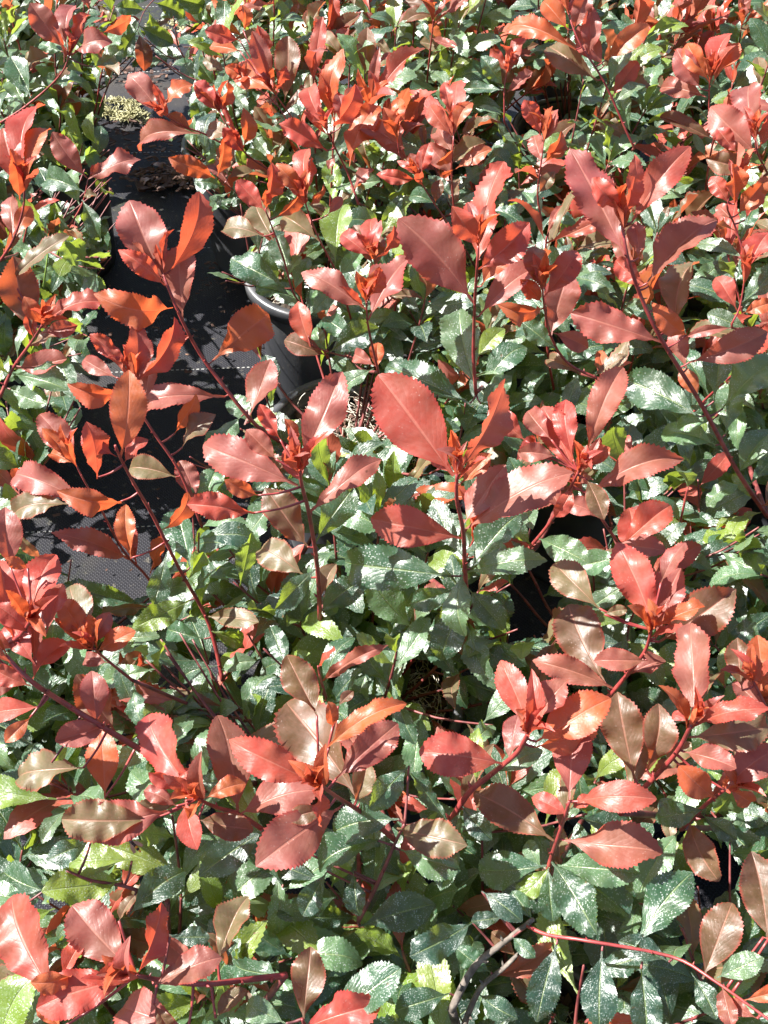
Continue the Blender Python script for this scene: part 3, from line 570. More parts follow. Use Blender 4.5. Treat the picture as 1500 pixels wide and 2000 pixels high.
# ---- left, lower
shoot('L3', [(-40, 1330, .44), (0, 1270, .48), (40, 1240, .5), (60, 1210, .53)], [
 (70, 1300, 80, 1132, 108, 'P', 's', .04, .2), (30, 1260, 0, 1090, 110, 'R', 'c'), (20, 1110, 10, 990, 120, 'P', 'c'), (60, 1215, 108, 1082, 70, 'R', 's'), (62, 1332, 138, 1255, 62, 'R', 's'), (60, 1240, -10, 1180, 90, 'R', 'c'),
 (30, 1270, -60, 1230, 80, 'R', 'c'), (55, 1110, 10, 1090, 50, 'O', 'b'), (90, 1240, 120, 1140, 50, 'P', 's'), (40, 1330, -40, 1350, 70, 'P', 'c'), (70, 1300, 30, 1210, 70, 'R', 's')], 2.6)
shoot('E', [(400, 1545, .42), (300, 1480, .47), (200, 1420, .51), (120, 1370, .54), (60, 1330, .57), (10, 1280, .59)], [
 (225, 1430, 148, 1318, 96, 'B', 'c', .04, .15), (60, 1340, -20, 1300, 70, 'R', 'c'), (80, 1380, -20, 1395, 46, 'R', 's', .12), (215, 1415, 108, 1448, 60, 'P', 'c'), (205, 1560, 198, 1425, 78, 'O', 'c', .04, .3),
 (165, 1500, 30, 1515, 74, 'T', 's', .1), (100, 1490, 130, 1460, 50, 'Y', 'b'), (190, 1420, 180, 1310, 60, 'P', 'c'), (60, 1400, 10, 1450, 60, 'O', 'c'), (250, 1450, 320, 1400, 60, 'D', 'c')], 3.0)
shoot('E', [(260, 1330, .44), (210, 1290, .47), (182, 1265, .49)], [
 (176, 1262, 118, 1170, 54, 'O', 'c'), (182, 1262, 215, 1195, 66, 'P', 'c'), (185, 1275, 264, 1232, 46, 'O', 's'), (212, 1295, 160, 1290, 44, 'P', 's'), (175, 1255, 175, 1200, 34, 'O', 'b'), (180, 1250, 130, 1140, 70, 'T', 's')], 1.6)
shoot('E', [(540, 1640, .42), (470, 1592, .46), (425, 1578, .48), (385, 1560, .51)], [
 (385, 1558, 282, 1392, 86, 'R', 's', .06, .2), (335, 1582, 168, 1620, 92, 'P', 'c', .06, .35), (362, 1562, 385, 1660, 58, 'R', 's', .1, .45), (348, 1545, 290, 1508, 30, 'R', 'c'), (345, 1575, 280, 1545, 70, 'P', 'c'),
 (385, 1600, 495, 1620, 84, 'B', 'c'), (465, 1590, 428, 1395, 96, 'P', 'c', .04, .3), (465, 1592, 622, 1540, 112, 'P', 's', .06, .15), (300, 1600, 120, 1600, 86, 'T', 'c'), (370, 1545, 360, 1500, 40, 'R', 's'),
 (400, 1560, 480, 1530, 60, 'O', 'c')], 2.4)
shoot('E', [(770, 1640, .42), (710, 1590, .46), (660, 1558, .50), (622, 1530, .54)], [
 (618, 1530, 446, 1446, 78, 'R', 'c', .16, .25), (700, 1560, 552, 1368, 128, 'B', 's', .04, .3, .05), (620, 1400, 560, 1278, 84, 'B', 'c'), (655, 1522, 778, 1412, 76, 'P', 'c', .1), (640, 1460, 792, 1372, 48, 'O', 's', .16),
 (622, 1532, 622, 1612, 26, 'R', 'b'), (668, 1575, 500, 1692, 120, 'P', 'c', .04, .15), (690, 1572, 720, 1480, 60, 'T', 'c'), (660, 1380, 690, 1350, 44, 'B', 'c'), (650, 1420, 640, 1370, 50, 'O', 'b'), (640, 1580, 560, 1600, 70, 'B', 'c')], 2.4)
shoot('E', [(700, 1800, .38), (740, 1720, .42), (770, 1650, .45), (790, 1610, .47)], [
 (520, 1620, 388, 1712, 72, 'D', 'c', .06, .2), (780, 1600, 650, 1625, 76, 'G', 's', .06), (800, 1495, 722, 1580, 84, 'G', 'c', .04), (775, 1618, 912, 1650, 74, 'T', 's', .1, .3), (740, 1640, 620, 1700, 90, 'G', 's'),
 (700, 1810, 850, 1765, 80, 'D', 'c', .04, .15), (640, 1700, 590, 1790, 70, 'D', 'c'), (780, 1660, 900, 1700, 76, 'L', 's'), (900, 1650, 860, 1740, 60, 'G', 's'), (690, 1700, 700, 1790, 60, 'D', 'c')], 2.0, M_stem_dark)
shoot('M3', [(860, 1640, .42), (910, 1555, .47), (960, 1512, .50), (1010, 1470, .54), (1032, 1430, .57)], [
 (1032, 1420, 976, 1288, 62, 'R', 'c', .05, .4), (1045, 1450, 1192, 1362, 96, 'O', 's', .1, .25), (1040, 1410, 1112, 1325, 62, 'P', 's'), (985, 1492, 818, 1468, 104, 'R', 'c', .16, .2), (992, 1488, 1012, 1395, 60, 'P', 's'),
 (1040, 1460, 1180, 1400, 66, 'O', 'b'), (900, 1580, 860, 1690, 70, 'G', 's'), (900, 1570, 960, 1640, 70, 'D', 'c')], 2.9)
shoot('M3', [(1060, 1740, .42), (1075, 1680, .45), (1095, 1620, .49), (1112, 1565, .53)], [
 (1112, 1562, 1125, 1408, 112, 'P', 'c', .02, .2), (1128, 1565, 1282, 1560, 62, 'R', 's', .2, .15), (1112, 1592, 1038, 1556, 50, 'R', 'c'), (1082, 1642, 922, 1545, 84, 'B', 'c', .05, .25), (1098, 1640, 1292, 1660, 90, 'P', 's', .08, .2),
 (1115, 1580, 1160, 1560, 40, 'R', 's'), (1070, 1690, 935, 1700, 76, 'G', 's', .06), (1075, 1680, 1165, 1825, 82, 'G', 's', .06), (1080, 1690, 1250, 1705, 70, 'L', 's', .08), (1075, 1690, 1010, 1760, 56, 'Y', 's'), (1085, 1690, 1230, 1790, 84, 'D', 'c'),
 (1060, 1700, 1030, 1640, 50, 'L', 's'), (1070, 1690, 1080, 1800, 60, 'G', 'c')], 2.2)
shoot('M3', [(1180, 1370, .42), (1215, 1330, .45), (1258, 1275, .49), (1272, 1230, .52)], [
 (1276, 1225, 1204, 1058, 82, 'R', 'c', .05, .2), (1280, 1225, 1378, 1186, 40, 'O', 's', .12), (1285, 1255, 1438, 1150, 112, 'B', 'c'), (1182, 1335, 1108, 1178, 106, 'B', 'c', .04, .12), (1172, 1190, 1080, 1098, 78, 'T', 's'),
 (1265, 1290, 1160, 1290, 50, 'P', 'c'), (1225, 1320, 1300, 1290, 60, 'P', 's'), (1180, 1200, 1225, 1190, 40, 'T', 'c'), (1200, 1345, 1040, 1290, 56, 'P', 'c'), (1290, 1140, 1340, 1060, 60, 'P', 's'), (1280, 1250, 1330, 1110, 70, 'P', 'c')], 2.3)
shoot('N3', [(1210, 1590, .44), (1262, 1535, .47), (1320, 1472, .52), (1352, 1410, .56)], [
 (1352, 1402, 1345, 1212, 80, 'P', 's', .03, .2), (1362, 1412, 1505, 1385, 48, 'R', 's', .2), (1240, 1525, 1205, 1352, 88, 'B', 'c', .03, .15), (1262, 1505, 1288, 1375, 80, 'B', 'c'), (1335, 1468, 1438, 1500, 80, 'P', 's', .06),
 (1415, 1545, 1525, 1460, 84, 'P', 'c'), (1345, 1440, 1500, 1420, 80, 'T', 'c'), (1350, 1410, 1312, 1395, 30, 'R', 's'), (1290, 1510, 1350, 1450, 50, 'T', 's'), (1400, 1560, 1330, 1500, 50, 'O', 'b')], 2.7)
shoot('N3', [(1330, 1620, .42), (1380, 1570, .46), (1420, 1540, .49)], [
 (1422, 1540, 1470, 1570, 34, 'O', 'b'), (1345, 1600, 1405, 1722, 66, 'B', 's', .16, .2), (1425, 1535, 1460, 1470, 60, 'R', 'c'), (1380, 1580, 1280, 1600, 66, 'G', 's'), (1370, 1590, 1440, 1640, 70, 'D', 'c'), (1340, 1620, 1290, 1560, 60, 'D', 'c')], 2.2)
shoot('N3', [(1520, 1440, .46), (1490, 1370, .5), (1470, 1330, .52)], [
 (1450, 1350, 1440, 1245, 90, 'B', 'c'), (1485, 1360, 1480, 1240, 70, 'O', 'c'), (1500, 1390, 1430, 1330, 70, 'P', 's')], 2)
# ---- bottom
shoot('E4', [(560, 1905, .46), (490, 1912, .47), (400, 1922, .49), (320, 1915, .51), (265, 1905, .53)], [
 (266, 1908, 316, 1762, 58, 'R', 'b', .06, .4), (110, 1950, 18, 1748, 128, 'R', 's', .05, .3), (262, 1900, 140, 1768, 140, 'P', 'c', .04, .2), (120, 1910, 168, 1825, 40, 'R', 's'), (255, 1910, 68, 1968, 112, 'R', 'c', .05, .3),
 (298, 1925, 430, 1868, 74, 'P', 's', .08, .3), (232, 1800, 262, 1748, 50, 'T', 's'), (425, 1880, 482, 1748, 66, 'T', 's', .06), (370, 2010, 235, 1965, 90, 'P', 's'), (120, 2010, 80, 1950, 90, 'O', 'c'), (150, 1900, 60, 1920, 60, 'O', 'b'),
 (420, 1990, 480, 1930, 70, 'T', 's'), (330, 1830, 410, 1830, 76, 'D', 'c'), (300, 1960, 330, 2020, 80, 'B', 'c')], 2.6)
shoot('E4', [(330, 1760, .40), (240, 1730, .42), (180, 1720, .44), (130, 1700, .45)], [
 (240, 1720, 82, 1740, 78, 'Y', 'c', .06, .3), (260, 1680, 130, 1690, 84, 'Y', 's'), (250, 1790, 360, 1700, 76, 'D', 'c'), (330, 1790, 355, 1695, 50, 'G', 's'), (180, 1640, 90, 1680, 70, 'D', 'c'), (90, 1740, 0, 1700, 70, 'G', 's'), (60, 1760, -30, 1740, 80, 'L', 's')], 1.8, M_stem_dark)
shoot('M4', [(640, 2060, .46), (600, 2010, .48), (590, 1990, .49)], [
 (592, 2000, 608, 1848, 90, 'B', 'c', .04, .3), (588, 2010, 742, 1962, 76, 'R', 's', .06), (560, 2000, 480, 1960, 80, 'L', 's'), (640, 1990, 780, 1890, 84, 'G', 's'), (650, 2000, 700, 1930, 60, 'D', 'c')], 2)
shoot('M4', [(880, 1975, .38), (925, 1890, .40), (985, 1840, .42), (1042, 1795, .44)], [
 (925, 1800, 800, 1868, 66, 'D', 'c', .05), (985, 1790, 920, 1800, 40, 'D', 'c'), (1042, 1800, 1000, 1740, 60, 'G', 's'), (880, 1940, 770, 1975, 80, 'D', 'c'), (940, 1740, 1020, 1800, 50, 'D', 'c')], 3.4, M_bark)
shoot('M4', [(900, 2020, .36), (935, 1935, .38), (985, 1890, .40), (1010, 1865, .41)], [
 (960, 1900, 890, 1850, 60, 'G', 'c'), (935, 1940, 1010, 1990, 60, 'D', 'c'), (1010, 1870, 960, 1820, 46, 'B', 'c')], 2.8, M_bark)
shoot('M4', [(1030, 1808, .436), (1070, 1826, .445), (1150, 1838, .46), (1310, 1868, .465), (1390, 1912, .475), (1500, 1990, .48), (1560, 2030, .485)], [
 (1088, 1842, 1048, 1998, 66, 'D', 'c', .08, .2), (1176, 1855, 1170, 2010, 80, 'D', 'c', .05, .15), (1252, 1890, 1265, 2030, 86, 'D', 'c', .05), (1308, 1880, 1208, 1838, 76, 'D', 'c', .05), (1000, 1830, 1045, 1870, 44, 'G', 'c'),
 (1372, 1912, 1430, 1762, 96, 'B', 'c', .04, .2), (1500, 1840, 1468, 1662, 116, 'B', 'c'), (1350, 1900, 1400, 1990, 60, 'G', 'c'), (1240, 1850, 1352, 1702, 86, 'G', 's', .05, .15), (1400, 1910, 1490, 1870, 70, 'L', 's'),
 (1410, 1925, 1430, 2010, 60, 'P', 'c'), (1490, 1830, 1560, 1850, 40, 'R', 'c'), (1480, 1990, 1420, 1960, 60, 'P', 's')], 1.6, None, False)
#__END__

# ------------------------------------------------------------------ procedural growth between the traced shoots
GAPS = [[(190, 190), (260, 135), (365, 125), (362, 255), (385, 385), (395, 520), (490, 590), (520, 770), (470, 830), (405, 850), (350, 1010), (310, 1170), (240, 1180), (140, 1120), (60, 1050), (40, 960), (90, 900), (175, 790), (180, 660), (215, 560), (225, 440), (215, 330)],
        [(1005, 1090), (1080, 1090), (1075, 1260), (990, 1260)], [(1040, 970), (1190, 985), (1200, 1060), (1060, 1070)],
        [(790, 1290), (870, 1300), (880, 1400), (810, 1400)], [(975, 200), (1125, 175), (1130, 225), (1010, 275)], [(545, 760), (650, 745), (760, 770), (740, 860), (640, 830), (560, 830)],
        [(1290, 1690), (1380, 1640), (1440, 1700), (1400, 1780)], [(385, 390), (480, 430), (490, 560), (400, 520)], [(492, 520), (550, 580), (610, 640), (645, 740), (540, 775)], [(1020, 1880), (1060, 1870), (1160, 1930), (1160, 2000), (1110, 2000)]]
def inpoly(x, y, P):
    c = False; j = len(P)-1
    for i in range(len(P)):
        if (P[i][1] > y) != (P[j][1] > y) and x < (P[j][0]-P[i][0])*(y-P[i][1])/(P[j][1]-P[i][1]+1e-9)+P[i][0]: c = not c
        j = i
    return c
HA = np.array(HERO)
SUNNY = [(Vector((-.195, 1.25, .12)), .055), (Vector((-.18, 1.22, .2)), .03), (at_z(225, 218, 0), .05), (at_z(335, 58, 0), .05), (at_z(210, 1110, 0), .03), (at_z(460, 690, 0), .02), (at_z(90, 1090, 0), .02)]
def shades(p):
    for a, rad in SUNNY:
        v = p-a; t = v.dot(SUN)
        if .07 < t and (v-SUN*t).length < rad+.02: return True
    return False
def blocked(pts):
    for (x, y, d) in pts:
        for g in GAPS:
            if inpoly(x, y, g): return True
        ax, ay, bx, by = HA[:, 0], HA[:, 1], HA[:, 2], HA[:, 3]
        ex, ey = bx-ax, by-ay; q = np.clip(((x-ax)*ex+(y-ay)*ey)/(ex*ex+ey*ey+1e-6), 0, 1)
        dist = np.hypot(x-ax-q*ex, y-ay-q*ey)
        if np.any((dist < HA[:, 4]*.95+6) & (d < HA[:, 5]+.01)): return True
    return False
UPZ = Vector((0, 0, 1)); HV = (SUN+Vector((0, -.62, .78))).normalized(); STEMS = {k: [] for k in POS}
def grow(k, nst, hmin, hmax, spread, redness, r):
    c = POS[k]+Vector((0, 0, PH-.035)); cand = []
    for s in range(nst):
        a = 2*math.pi*(s+r.uniform(-.4, .4))/nst*2.4; H = r.uniform(hmin, hmax); q = spread*math.sqrt(r.uniform(.03, 1))
        out = Vector((math.cos(a), math.sin(a), 0)); side = Vector((-out.y, out.x, 0))
        start = c+out*r.uniform(.005, .03)
        tip = c+out*q+side*r.uniform(-.03, .03); tip.z = H-.10*(q/spread)**2
        m = start.lerp(tip, .45)+out*q*.10; m.z = start.z+(tip.z-start.z)*.38
        P = smooth_path([start, m, start.lerp(tip, .8)+out*.008, tip], 5)
        if blocked([proj(P[-1]), proj(P[-4])]): 
            # keep the lower half of the shoot as a short leafy stub
            P = P[:9]; isred = False
            if blocked([proj(P[-1])]): continue
        else: isred = r.random() < redness
        cand.append((P, isred))
    for P, isred in cand:
        so = None; buf = []
        Ls = [0]
        for i in range(1, len(P)): Ls.append(Ls[-1]+(P[i]-P[i-1]).length)
        tot = Ls[-1]; pos = tot*.12; ph = r.uniform(0, 6.28); j = 0; lvs = []
        while pos < tot:
            lvs.append(pos); pos += r.uniform(.009, .016)
        lvs += [tot*.97, tot*.985, tot*.99, tot]
        n = len(lvs)
        for j, s in enumerate(lvs):
            i = min(len(P)-2, next((q for q in range(len(P)-1) if Ls[q+1] >= s), len(P)-2)); u = (s-Ls[i])/(Ls[i+1]-Ls[i]+1e-9)
            p = P[i].lerp(P[i+1], min(1, u)); tg = (P[i+1]-P[i]).normalized(); ph += 2.4+r.uniform(-.3, .3)
            side = tg.orthogonal().normalized(); side = Matrix.Rotation(ph, 3, tg) @ side
            top = (n-1-j)
            ang = math.radians(min(85, (12+top*4 if isred else 22+top*6)+r.uniform(-12, 12)))
            ax = (tg*math.cos(ang)+side*math.sin(ang)).normalized()
            L = r.uniform(.045, .078)*(.62 if top < 2 else 1)
            if isred and 1 < top < 6: L *= r.uniform(1.1, 1.45)
            nrm = (tg*math.sin(ang)-side*math.cos(ang)); nrm = nrm+UPZ*.5+SUN*.35+Vector((r.uniform(-.8, .8), r.uniform(-.9, .6), r.uniform(-.3, .2)))
            if r.random() < .42:
                nrm = (HV+Vector((r.uniform(-.2, .2), r.uniform(-.2, .2), 0))).normalized(); ax = (ax-nrm*ax.dot(nrm)*.9).normalized()
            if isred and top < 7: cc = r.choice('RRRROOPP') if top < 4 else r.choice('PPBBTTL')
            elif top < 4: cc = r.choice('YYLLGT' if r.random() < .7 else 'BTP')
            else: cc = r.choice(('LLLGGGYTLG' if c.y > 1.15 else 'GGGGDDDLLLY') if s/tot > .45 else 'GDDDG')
            e = p+ax*L
            if blocked([proj(p+ax*L*.55), proj(e), proj(p+ax*L*.25)]): continue
            if shades(p+ax*L*.55) and r.random() < .93: continue
            x, y, d = proj(e)
            if not (-350 < x < 1850 and -300 < y < 2400): continue
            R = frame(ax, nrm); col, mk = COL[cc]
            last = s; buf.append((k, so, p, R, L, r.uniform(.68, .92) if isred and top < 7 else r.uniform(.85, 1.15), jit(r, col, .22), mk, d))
        if len(buf) < 5: continue
        cut = next((q for q in range(len(P)) if Ls[q] >= last), len(P)-1)+1
        Q = P[:max(cut, 4)]; STEMS[k].append(Q)
        so = stem_obj(k, Q[:-1:3]+[Q[-1]], .0021, .0010, M_stem if isred else M_stem_dark, n=6)
        LV.extend((k, so)+b[2:] for b in buf)
LV = []
rg = random.Random(21)
for (k, x, y, *_r) in POTS:
    far = y > 1.2
    red = .38 if y > 1.5 else (.33 if y > 1.2 else (.25 if y > .7 else .12))
    if k in ('M9', 'A9', 'N9', 'O9'): red = .36
    top = {'M4': .43, 'E4': .43, 'N4': .43, 'E': .46, 'M3': .48, 'N3': .47, 'L3': .5, 'D': .46}.get(k, .54)
    grow(k, 30 if far else 28, .30, top, .20 if far else .21, red, rg)
# smaller leaves along the lower part of the traced shoots
rl = random.Random(77)
for (k, so, P, gr) in HSH:
    L_ = [0]
    for i in range(1, len(P)): L_.append(L_[-1]+(P[i]-P[i-1]).length)
    s_ = 0.; ph = rl.uniform(0, 6)
    if not gr:                                                          # tight upright tuft of young leaves at the tip
        tg = (P[-1]-P[-3]).normalized()
        for q in range(6):
            ph += 2.4; sd = Matrix.Rotation(ph, 3, tg) @ tg.orthogonal().normalized(); a_ = math.radians(10+q*6)
            p = P[-1].lerp(P[-3], q*.16); ax = (tg*math.cos(a_)+sd*math.sin(a_)+UPZ*.25).normalized(); L = rl.uniform(.022, .034)+q*.0035
            col, mk = COL[rl.choice('RROOP')]
            LV.append((k, so, p, frame(ax, -sd+tg*.2+Vector((0, -.25, .2))), L, rl.uniform(.6, .85), jit(rl, col, .18), mk, .1))
    while s_ < L_[-1]*.97:
        i = next((q for q in range(len(P)-1) if L_[q+1] >= s_), len(P)-2); p = P[i].lerp(P[i+1], (s_-L_[i])/(L_[i+1]-L_[i]+1e-9)); tg = (P[i+1]-P[i]).normalized(); ph += 2.4
        fr = s_/L_[-1]; s_ += rl.uniform(.007, .013)
        ax = (tg*(.35+fr*.6)+(Matrix.Rotation(ph, 3, tg) @ tg.orthogonal().normalized())).normalized(); L = rl.uniform(.04, .066)*(1 if fr < .75 else .6)
        nrm = tg*.6+UPZ*.5+Vector((rl.uniform(-.7, .7), rl.uniform(-.7, .7), 0))
        if rl.random() < .35: nrm = HV.copy(); ax = (ax-nrm*ax.dot(nrm)*.9).normalized()
        if blocked([proj(p+ax*L*.55), proj(p+ax*L), proj(p+ax*L*.3)]) or (shades(p+ax*L*.5) and rl.random() < .9): continue
        col, mk = COL[rl.choice('GLGLYTG' if fr < .45 else ('TBPBLG' if fr < .75 else 'RPOB'))]
        LV.append((k, so, p, frame(ax, nrm), L, rl.uniform(.8, 1.05), jit(rl, col, .22), mk, proj(p+ax*L)[2]-.15))
# short side twigs wherever the mat would show between the shoots but does not in the photograph
CELL = 12; GW, GH = 1500//CELL, 2000//CELL; cov = np.zeros((GH, GW), bool)
cy, cx = np.mgrid[0:GH, 0:GW]; cx = cx*CELL+CELL/2; cy = cy*CELL+CELL/2
def cover(ax, ay, bx, by, hw):
    x0, x1 = int((min(ax, bx)-hw)//CELL), int((max(ax, bx)+hw)//CELL)+1; y0, y1 = int((min(ay, by)-hw)//CELL), int((max(ay, by)+hw)//CELL)+1
    x0, y0 = max(0, x0), max(0, y0); x1, y1 = min(GW, x1), min(GH, y1)
    if x1 <= x0 or y1 <= y0: return
    X, Y = cx[y0:y1, x0:x1], cy[y0:y1, x0:x1]; ex, ey = bx-ax, by-ay
    q = np.clip(((X-ax)*ex+(Y-ay)*ey)/(ex*ex+ey*ey+1e-6), .15, .85)
    cov[y0:y1, x0:x1] |= np.hypot(X-ax-q*ex, Y-ay-q*ey) < hw
for h in HERO: cover(h[0], h[1], h[2], h[3], h[4]*.8)
def cover_leaf(t):
    k, so, p, Rm, L, ws = t[:6]; a = proj(p); b = proj(p+Rm @ Vector((0, L, 0)))
    n = (Rm @ Vector((0, 0, 1))).dot((EYE-p).normalized()); cover(a[0], a[1], b[0], b[1], max(.35, abs(n))*.17*L*F/a[2])
for t in LV: cover_leaf(t)
gapm = np.zeros((GH, GW), bool)
for j in range(GH):
    for i in range(GW): gapm[j, i] = any(inpoly(cx[j, i], cy[j, i], g) for g in GAPS)
print('open cells before twigs', int((~cov & ~gapm).sum()))
rt = random.Random(8); ntw = 0
for it in range(1400):
    ys, xs_ = np.nonzero(~cov & ~gapm)
    if len(ys) < 110: break
    q = rt.randrange(len(ys)); px, py = float(cx[ys[q], xs_[q]]), float(cy[ys[q], xs_[q]])
    z = rt.uniform(.30, .40); tp = at_z(px, py, z)
    k = min(POS, key=lambda a: (POS[a].x-tp.x)**2+(POS[a].y-tp.y)**2)
    if not STEMS[k]: continue
    pts = [p for P in STEMS[k] for p in P if p.z < z]
    if not pts: continue
    s0 = min(pts, key=lambda p: (p-tp).length+abs(p.z-z+.04))
    if (s0-tp).length > .17: continue
    up = tp+(tp-s0).normalized()*.01+Vector((0, 0, .01)); mid = s0.lerp(up, .5)+Vector((0, 0, -.01))
    P = smooth_path([s0, mid, up], 4)
    so = None; n = 7
    for j in range(n):
        u = .35+.65*j/(n-1); p = P[min(len(P)-1, int(u*(len(P)-1)))]; tg = (P[-1]-P[-2]).normalized()
        side = Matrix.Rotation(j*2.4+rt.uniform(-.4, .4), 3, tg) @ tg.orthogonal().normalized()
        ax = (tg*rt.uniform(.2, .8)+side+Vector((0, 0, rt.uniform(-.1, .3)))).normalized(); L = rt.uniform(.045, .07)
        if blocked([proj(p+ax*L*.55), proj(p+ax*L), proj(p+ax*L*.25)]) or shades(p+ax*L*.5): continue
        nrm = (UPZ+Vector((rt.uniform(-.6, .6), rt.uniform(-.6, .6), 0))) if rt.random() < .6 else HV+Vector((rt.uniform(-.25, .25), rt.uniform(-.25, .25), 0))
        if so is None: so = stem_obj(k, [P[0], P[4], P[-1]], .0014, .0009, M_stem_dark, name='twig', n=5); ntw += 1
        col, mk = COL[rt.choice('GGGDDLLLYT')]
        t = (k, so, p, frame(ax, nrm), L, rt.uniform(.9, 1.15), jit(rt, col, .22), mk, proj(p)[2]); LV.append(t); cover_leaf(t)
    cov[ys[q], xs_[q]] = True
print('twigs', ntw, 'open', int((~cov & ~gapm).sum()))
LV.sort(key=lambda a: a[8])
seen = {}
for (k, so, p, R, L, ws, col, mk, d) in LV:
    if NLEAF[k] < 298:
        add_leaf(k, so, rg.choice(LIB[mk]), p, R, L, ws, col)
    else: STUFF[k].append((p, R, L, ws, col, mk))
# remaining leaves of a shrub, joined
def slim(mk, seed):
    return leaf_grid(random.Random(seed), .4, .08, .25, .02, .3, teeth=6, cols=(-1, -.5, 0, .5, 1), amp=.02)
for mk, mat, cc in (('y', M_young, 'R'), ('m', M_mature, 'G')):
    pass
for k, ls in STUFF.items():
    for mk, mat, cc in (('y', M_young, 'R'), ('m', M_mature, 'G')):
        V, Fc, UV = [], [], []
        for i, (p, R, L, ws, col, m2) in enumerate(ls):
            if m2 != mk: continue
            g = slim(mk, i % 7); o = len(V); q = Vector(p)-SHRUB[k].location
            V += [q+R @ Vector((a*L*ws, b*L, c*L)) for a, b, c in g[0]]; UV += [(u, v) for u, v in g[2]]; Fc += [tuple(t+o for t in f) for f in g[1]]
        if V:
            o = link('foliage', mesh_of('foliage', V, Fc, mat, UV), SHRUB[k]); o.color = (*COL[cc][0], 1); o['kind'] = 'stuff'
print('leaves', sum(NLEAF.values()), 'stuff', {k: len(v) for k, v in STUFF.items() if v})

# ------------------------------------------------------------------ litter on the mat
def litter_leaf(px, py, a, L, lab):
    g = leaf_grid(random.Random(int(px)), .45, .25, .5, .08, .8, teeth=8, cols=(-1, -.6, 0, .6, 1))
    v = [Vector(p)*L for p in g[0]]; z0 = min(p.z for p in v); p0 = at_z(px, py, .004)
    o = link('dead_leaf', mesh_of('dead_leaf', [p-Vector((0, 0, z0)) for p in v], g[1], M_dead, g[2]), None, p0); o.rotation_euler.z = a
    tag(o, lab, 'dead leaf', 'dead leaves lying on the weed mat')
litter_leaf(325, 335, 1.2, .035, 'curled pinkish brown dead leaf on the mat left of the dark pot')
litter_leaf(300, 350, 2.6, .04, 'larger dark brown dead leaf on the mat beside the curled one')
litter_leaf(232, 385, 1.5, .06, 'long brown dead leaf on the mat near the upper left red shoot')
litter_leaf(378, 300, .4, .03, 'small brown leaf scrap beside the rim of the dark pot')
def pile(px, py, n, R, name, mat, lab, s0, s1, flat=False):
    c = at_z(px, py, .004); v, f = chips(n, disc(R), rc, .006, s0, s1); o = link(name, mesh_of(name, v, f, mat, smooth=False), None, c); o.scale = (1.5, 1, 1)
    tag(o, lab, 'litter', None, 'stuff')
pile(335, 350, 110, .055, 'bark_litter', M_chip, 'heap of brown bark flakes on the mat beside the dark pot', .003, .011)
pile(290, 300, 260, .13, 'bark_litter', M_chip, 'scattered bark flakes on the mat at the upper left', .002, .006)
pile(430, 545, 60, .05, 'bark_litter', M_chip, 'dark grit along the foot of the dark pot', .001, .004)
def moss(px, py, n, rx, ry, lab):
    c = at_z(px, py, .004); out = []
    for _ in range(n):
        a = rc.uniform(0, 6.28); q = math.sqrt(rc.random()); p = Vector((1.3*rx*q*math.cos(a), 1.3*ry*q*math.sin(a), .002))
        if noise.noise(p*45+Vector((px, 0, 0))) < .14: continue
        pts = [p]
        d = Vector((rc.uniform(-1, 1), rc.uniform(-1, 1), rc.uniform(.1, .9))).normalized()
        for j in range(3):
            pts.append(pts[-1]+d*.006); d = (d+Vector((rc.uniform(-.6, .6), rc.uniform(-.6, .6), rc.uniform(-.6, .1)))).normalized()
            pts[-1].z = max(.001, pts[-1].z)
        out.append(tube(pts, [.0013, .0016, .0012, .0005], 4))
    tag(link('dry_moss', mesh_of('dry_moss', *join(out), M_moss), None, c), lab, 'moss', None, 'stuff')
pile(330, 130, 200, .12, 'bark_litter', M_chip, 'dark compost crumbs on the mat near the top left', .002, .007)
pile(300, 620, 70, .16, 'compost_crumbs', M_chip, 'few compost crumbs on the mat in the middle of the bare strip', .0015, .004)
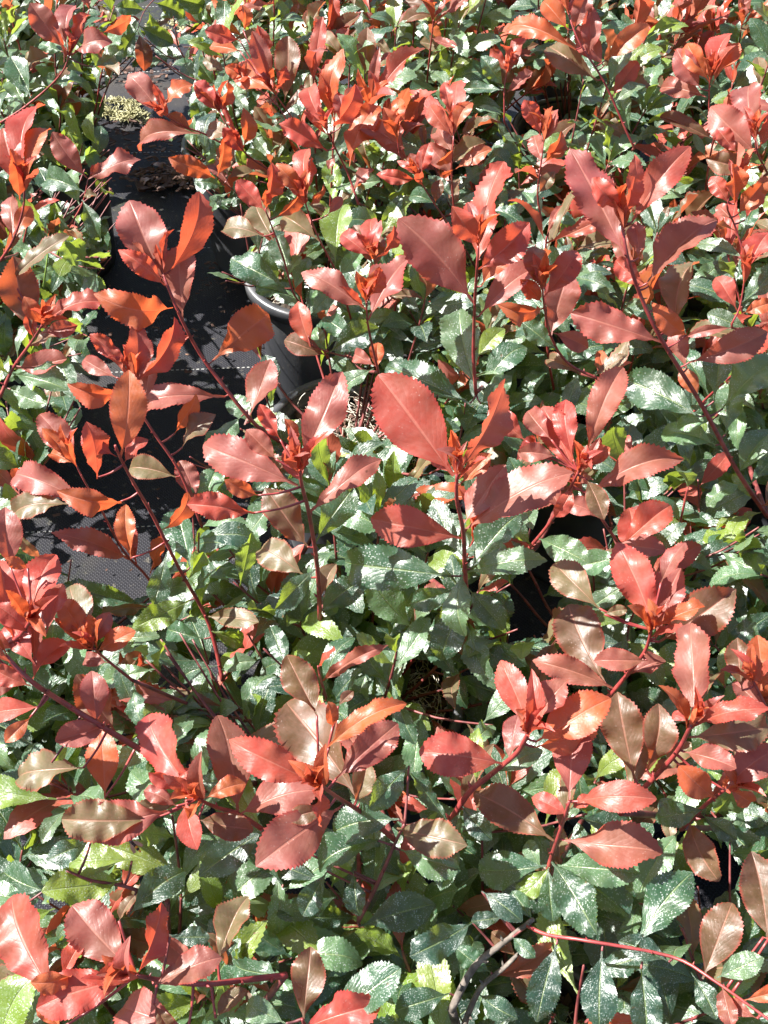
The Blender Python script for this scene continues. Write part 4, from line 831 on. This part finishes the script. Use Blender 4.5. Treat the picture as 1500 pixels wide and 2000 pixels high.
pile(230, 1000, 60, .15, 'compost_crumbs', M_chip, 'few compost crumbs on the mat below the central red shoots', .0015, .004)
moss(225, 218, 1500, .055, .03, 'pale yellow dry moss patch on the mat beside the upper left pot')
moss(270, 238, 150, .03, .02, 'small pale moss scraps right of the yellow moss patch')
moss(335, 58, 1000, .045, .02, 'pale green-yellow moss patch on the mat near the top edge')
# thin grass blade at the left
b0 = at_z(85, 560, .40); b1 = at_z(92, 440, .47)
tag(link('grass_blade', mesh_of('grass_blade', *tube([b0, b0.lerp(b1, .5)+Vector((.003, 0, 0)), b1], [.0013, .001, .0004], 4), M_blade)), 'thin pale green grass blade standing before the bronze leaf at left', 'grass')
# wasp on the yellow-green leaf at lower left
wp = at_z(262, 1652, .47); wo = tag(empty('wasp', wp), 'small black and yellow wasp on the leaves at lower left', 'wasp'); wo.rotation_euler = (0, 0, 2.4)
def ell(rx, ry, rz, c, n=12, m=8):
    v, f = lathe([(math.sin(math.pi*i/m)*1.0+(1e-4), -math.cos(math.pi*i/m)) for i in range(m+1)], n)
    return [(c[0]+z*rx, c[1]+x*ry, c[2]+y*rz) for x, y, z in v], f
link('head', mesh_of('head', *ell(.0011, .0014, .0012, (.0052, 0, .002)), M_wasp), wo)
link('thorax', mesh_of('thorax', *ell(.0024, .0016, .0017, (.002, 0, .0022)), M_wasp), wo)
for i in range(4): link('abdomen_band', mesh_of('abdomen_band', *ell(.0015, .0017-.00028*i, .0017-.00028*i, (-.0012-.0017*i, 0, .002-.0002*i)), M_waspy if i % 2 else M_wasp), wo)
for s in (-1, 1):
    link('wing', mesh_of('wing', [(.002, s*.001, .0035), (-.001, s*.0035, .0037), (-.006, s*.0045, .0036), (-.0065, s*.0025, .0038), (-.002, s*.001, .0038)], [(0, 1, 2, 3, 4)], M_wing), wo)
    for q in (-.0005, .0015, .0032): link('leg', mesh_of('leg', *tube([(q, s*.001, .002), (q*1.6-.001, s*.0035, .003), (q*2.2-.002, s*.0055, 0)], [.0003, .00025, .0001], 4), M_waspy), wo)
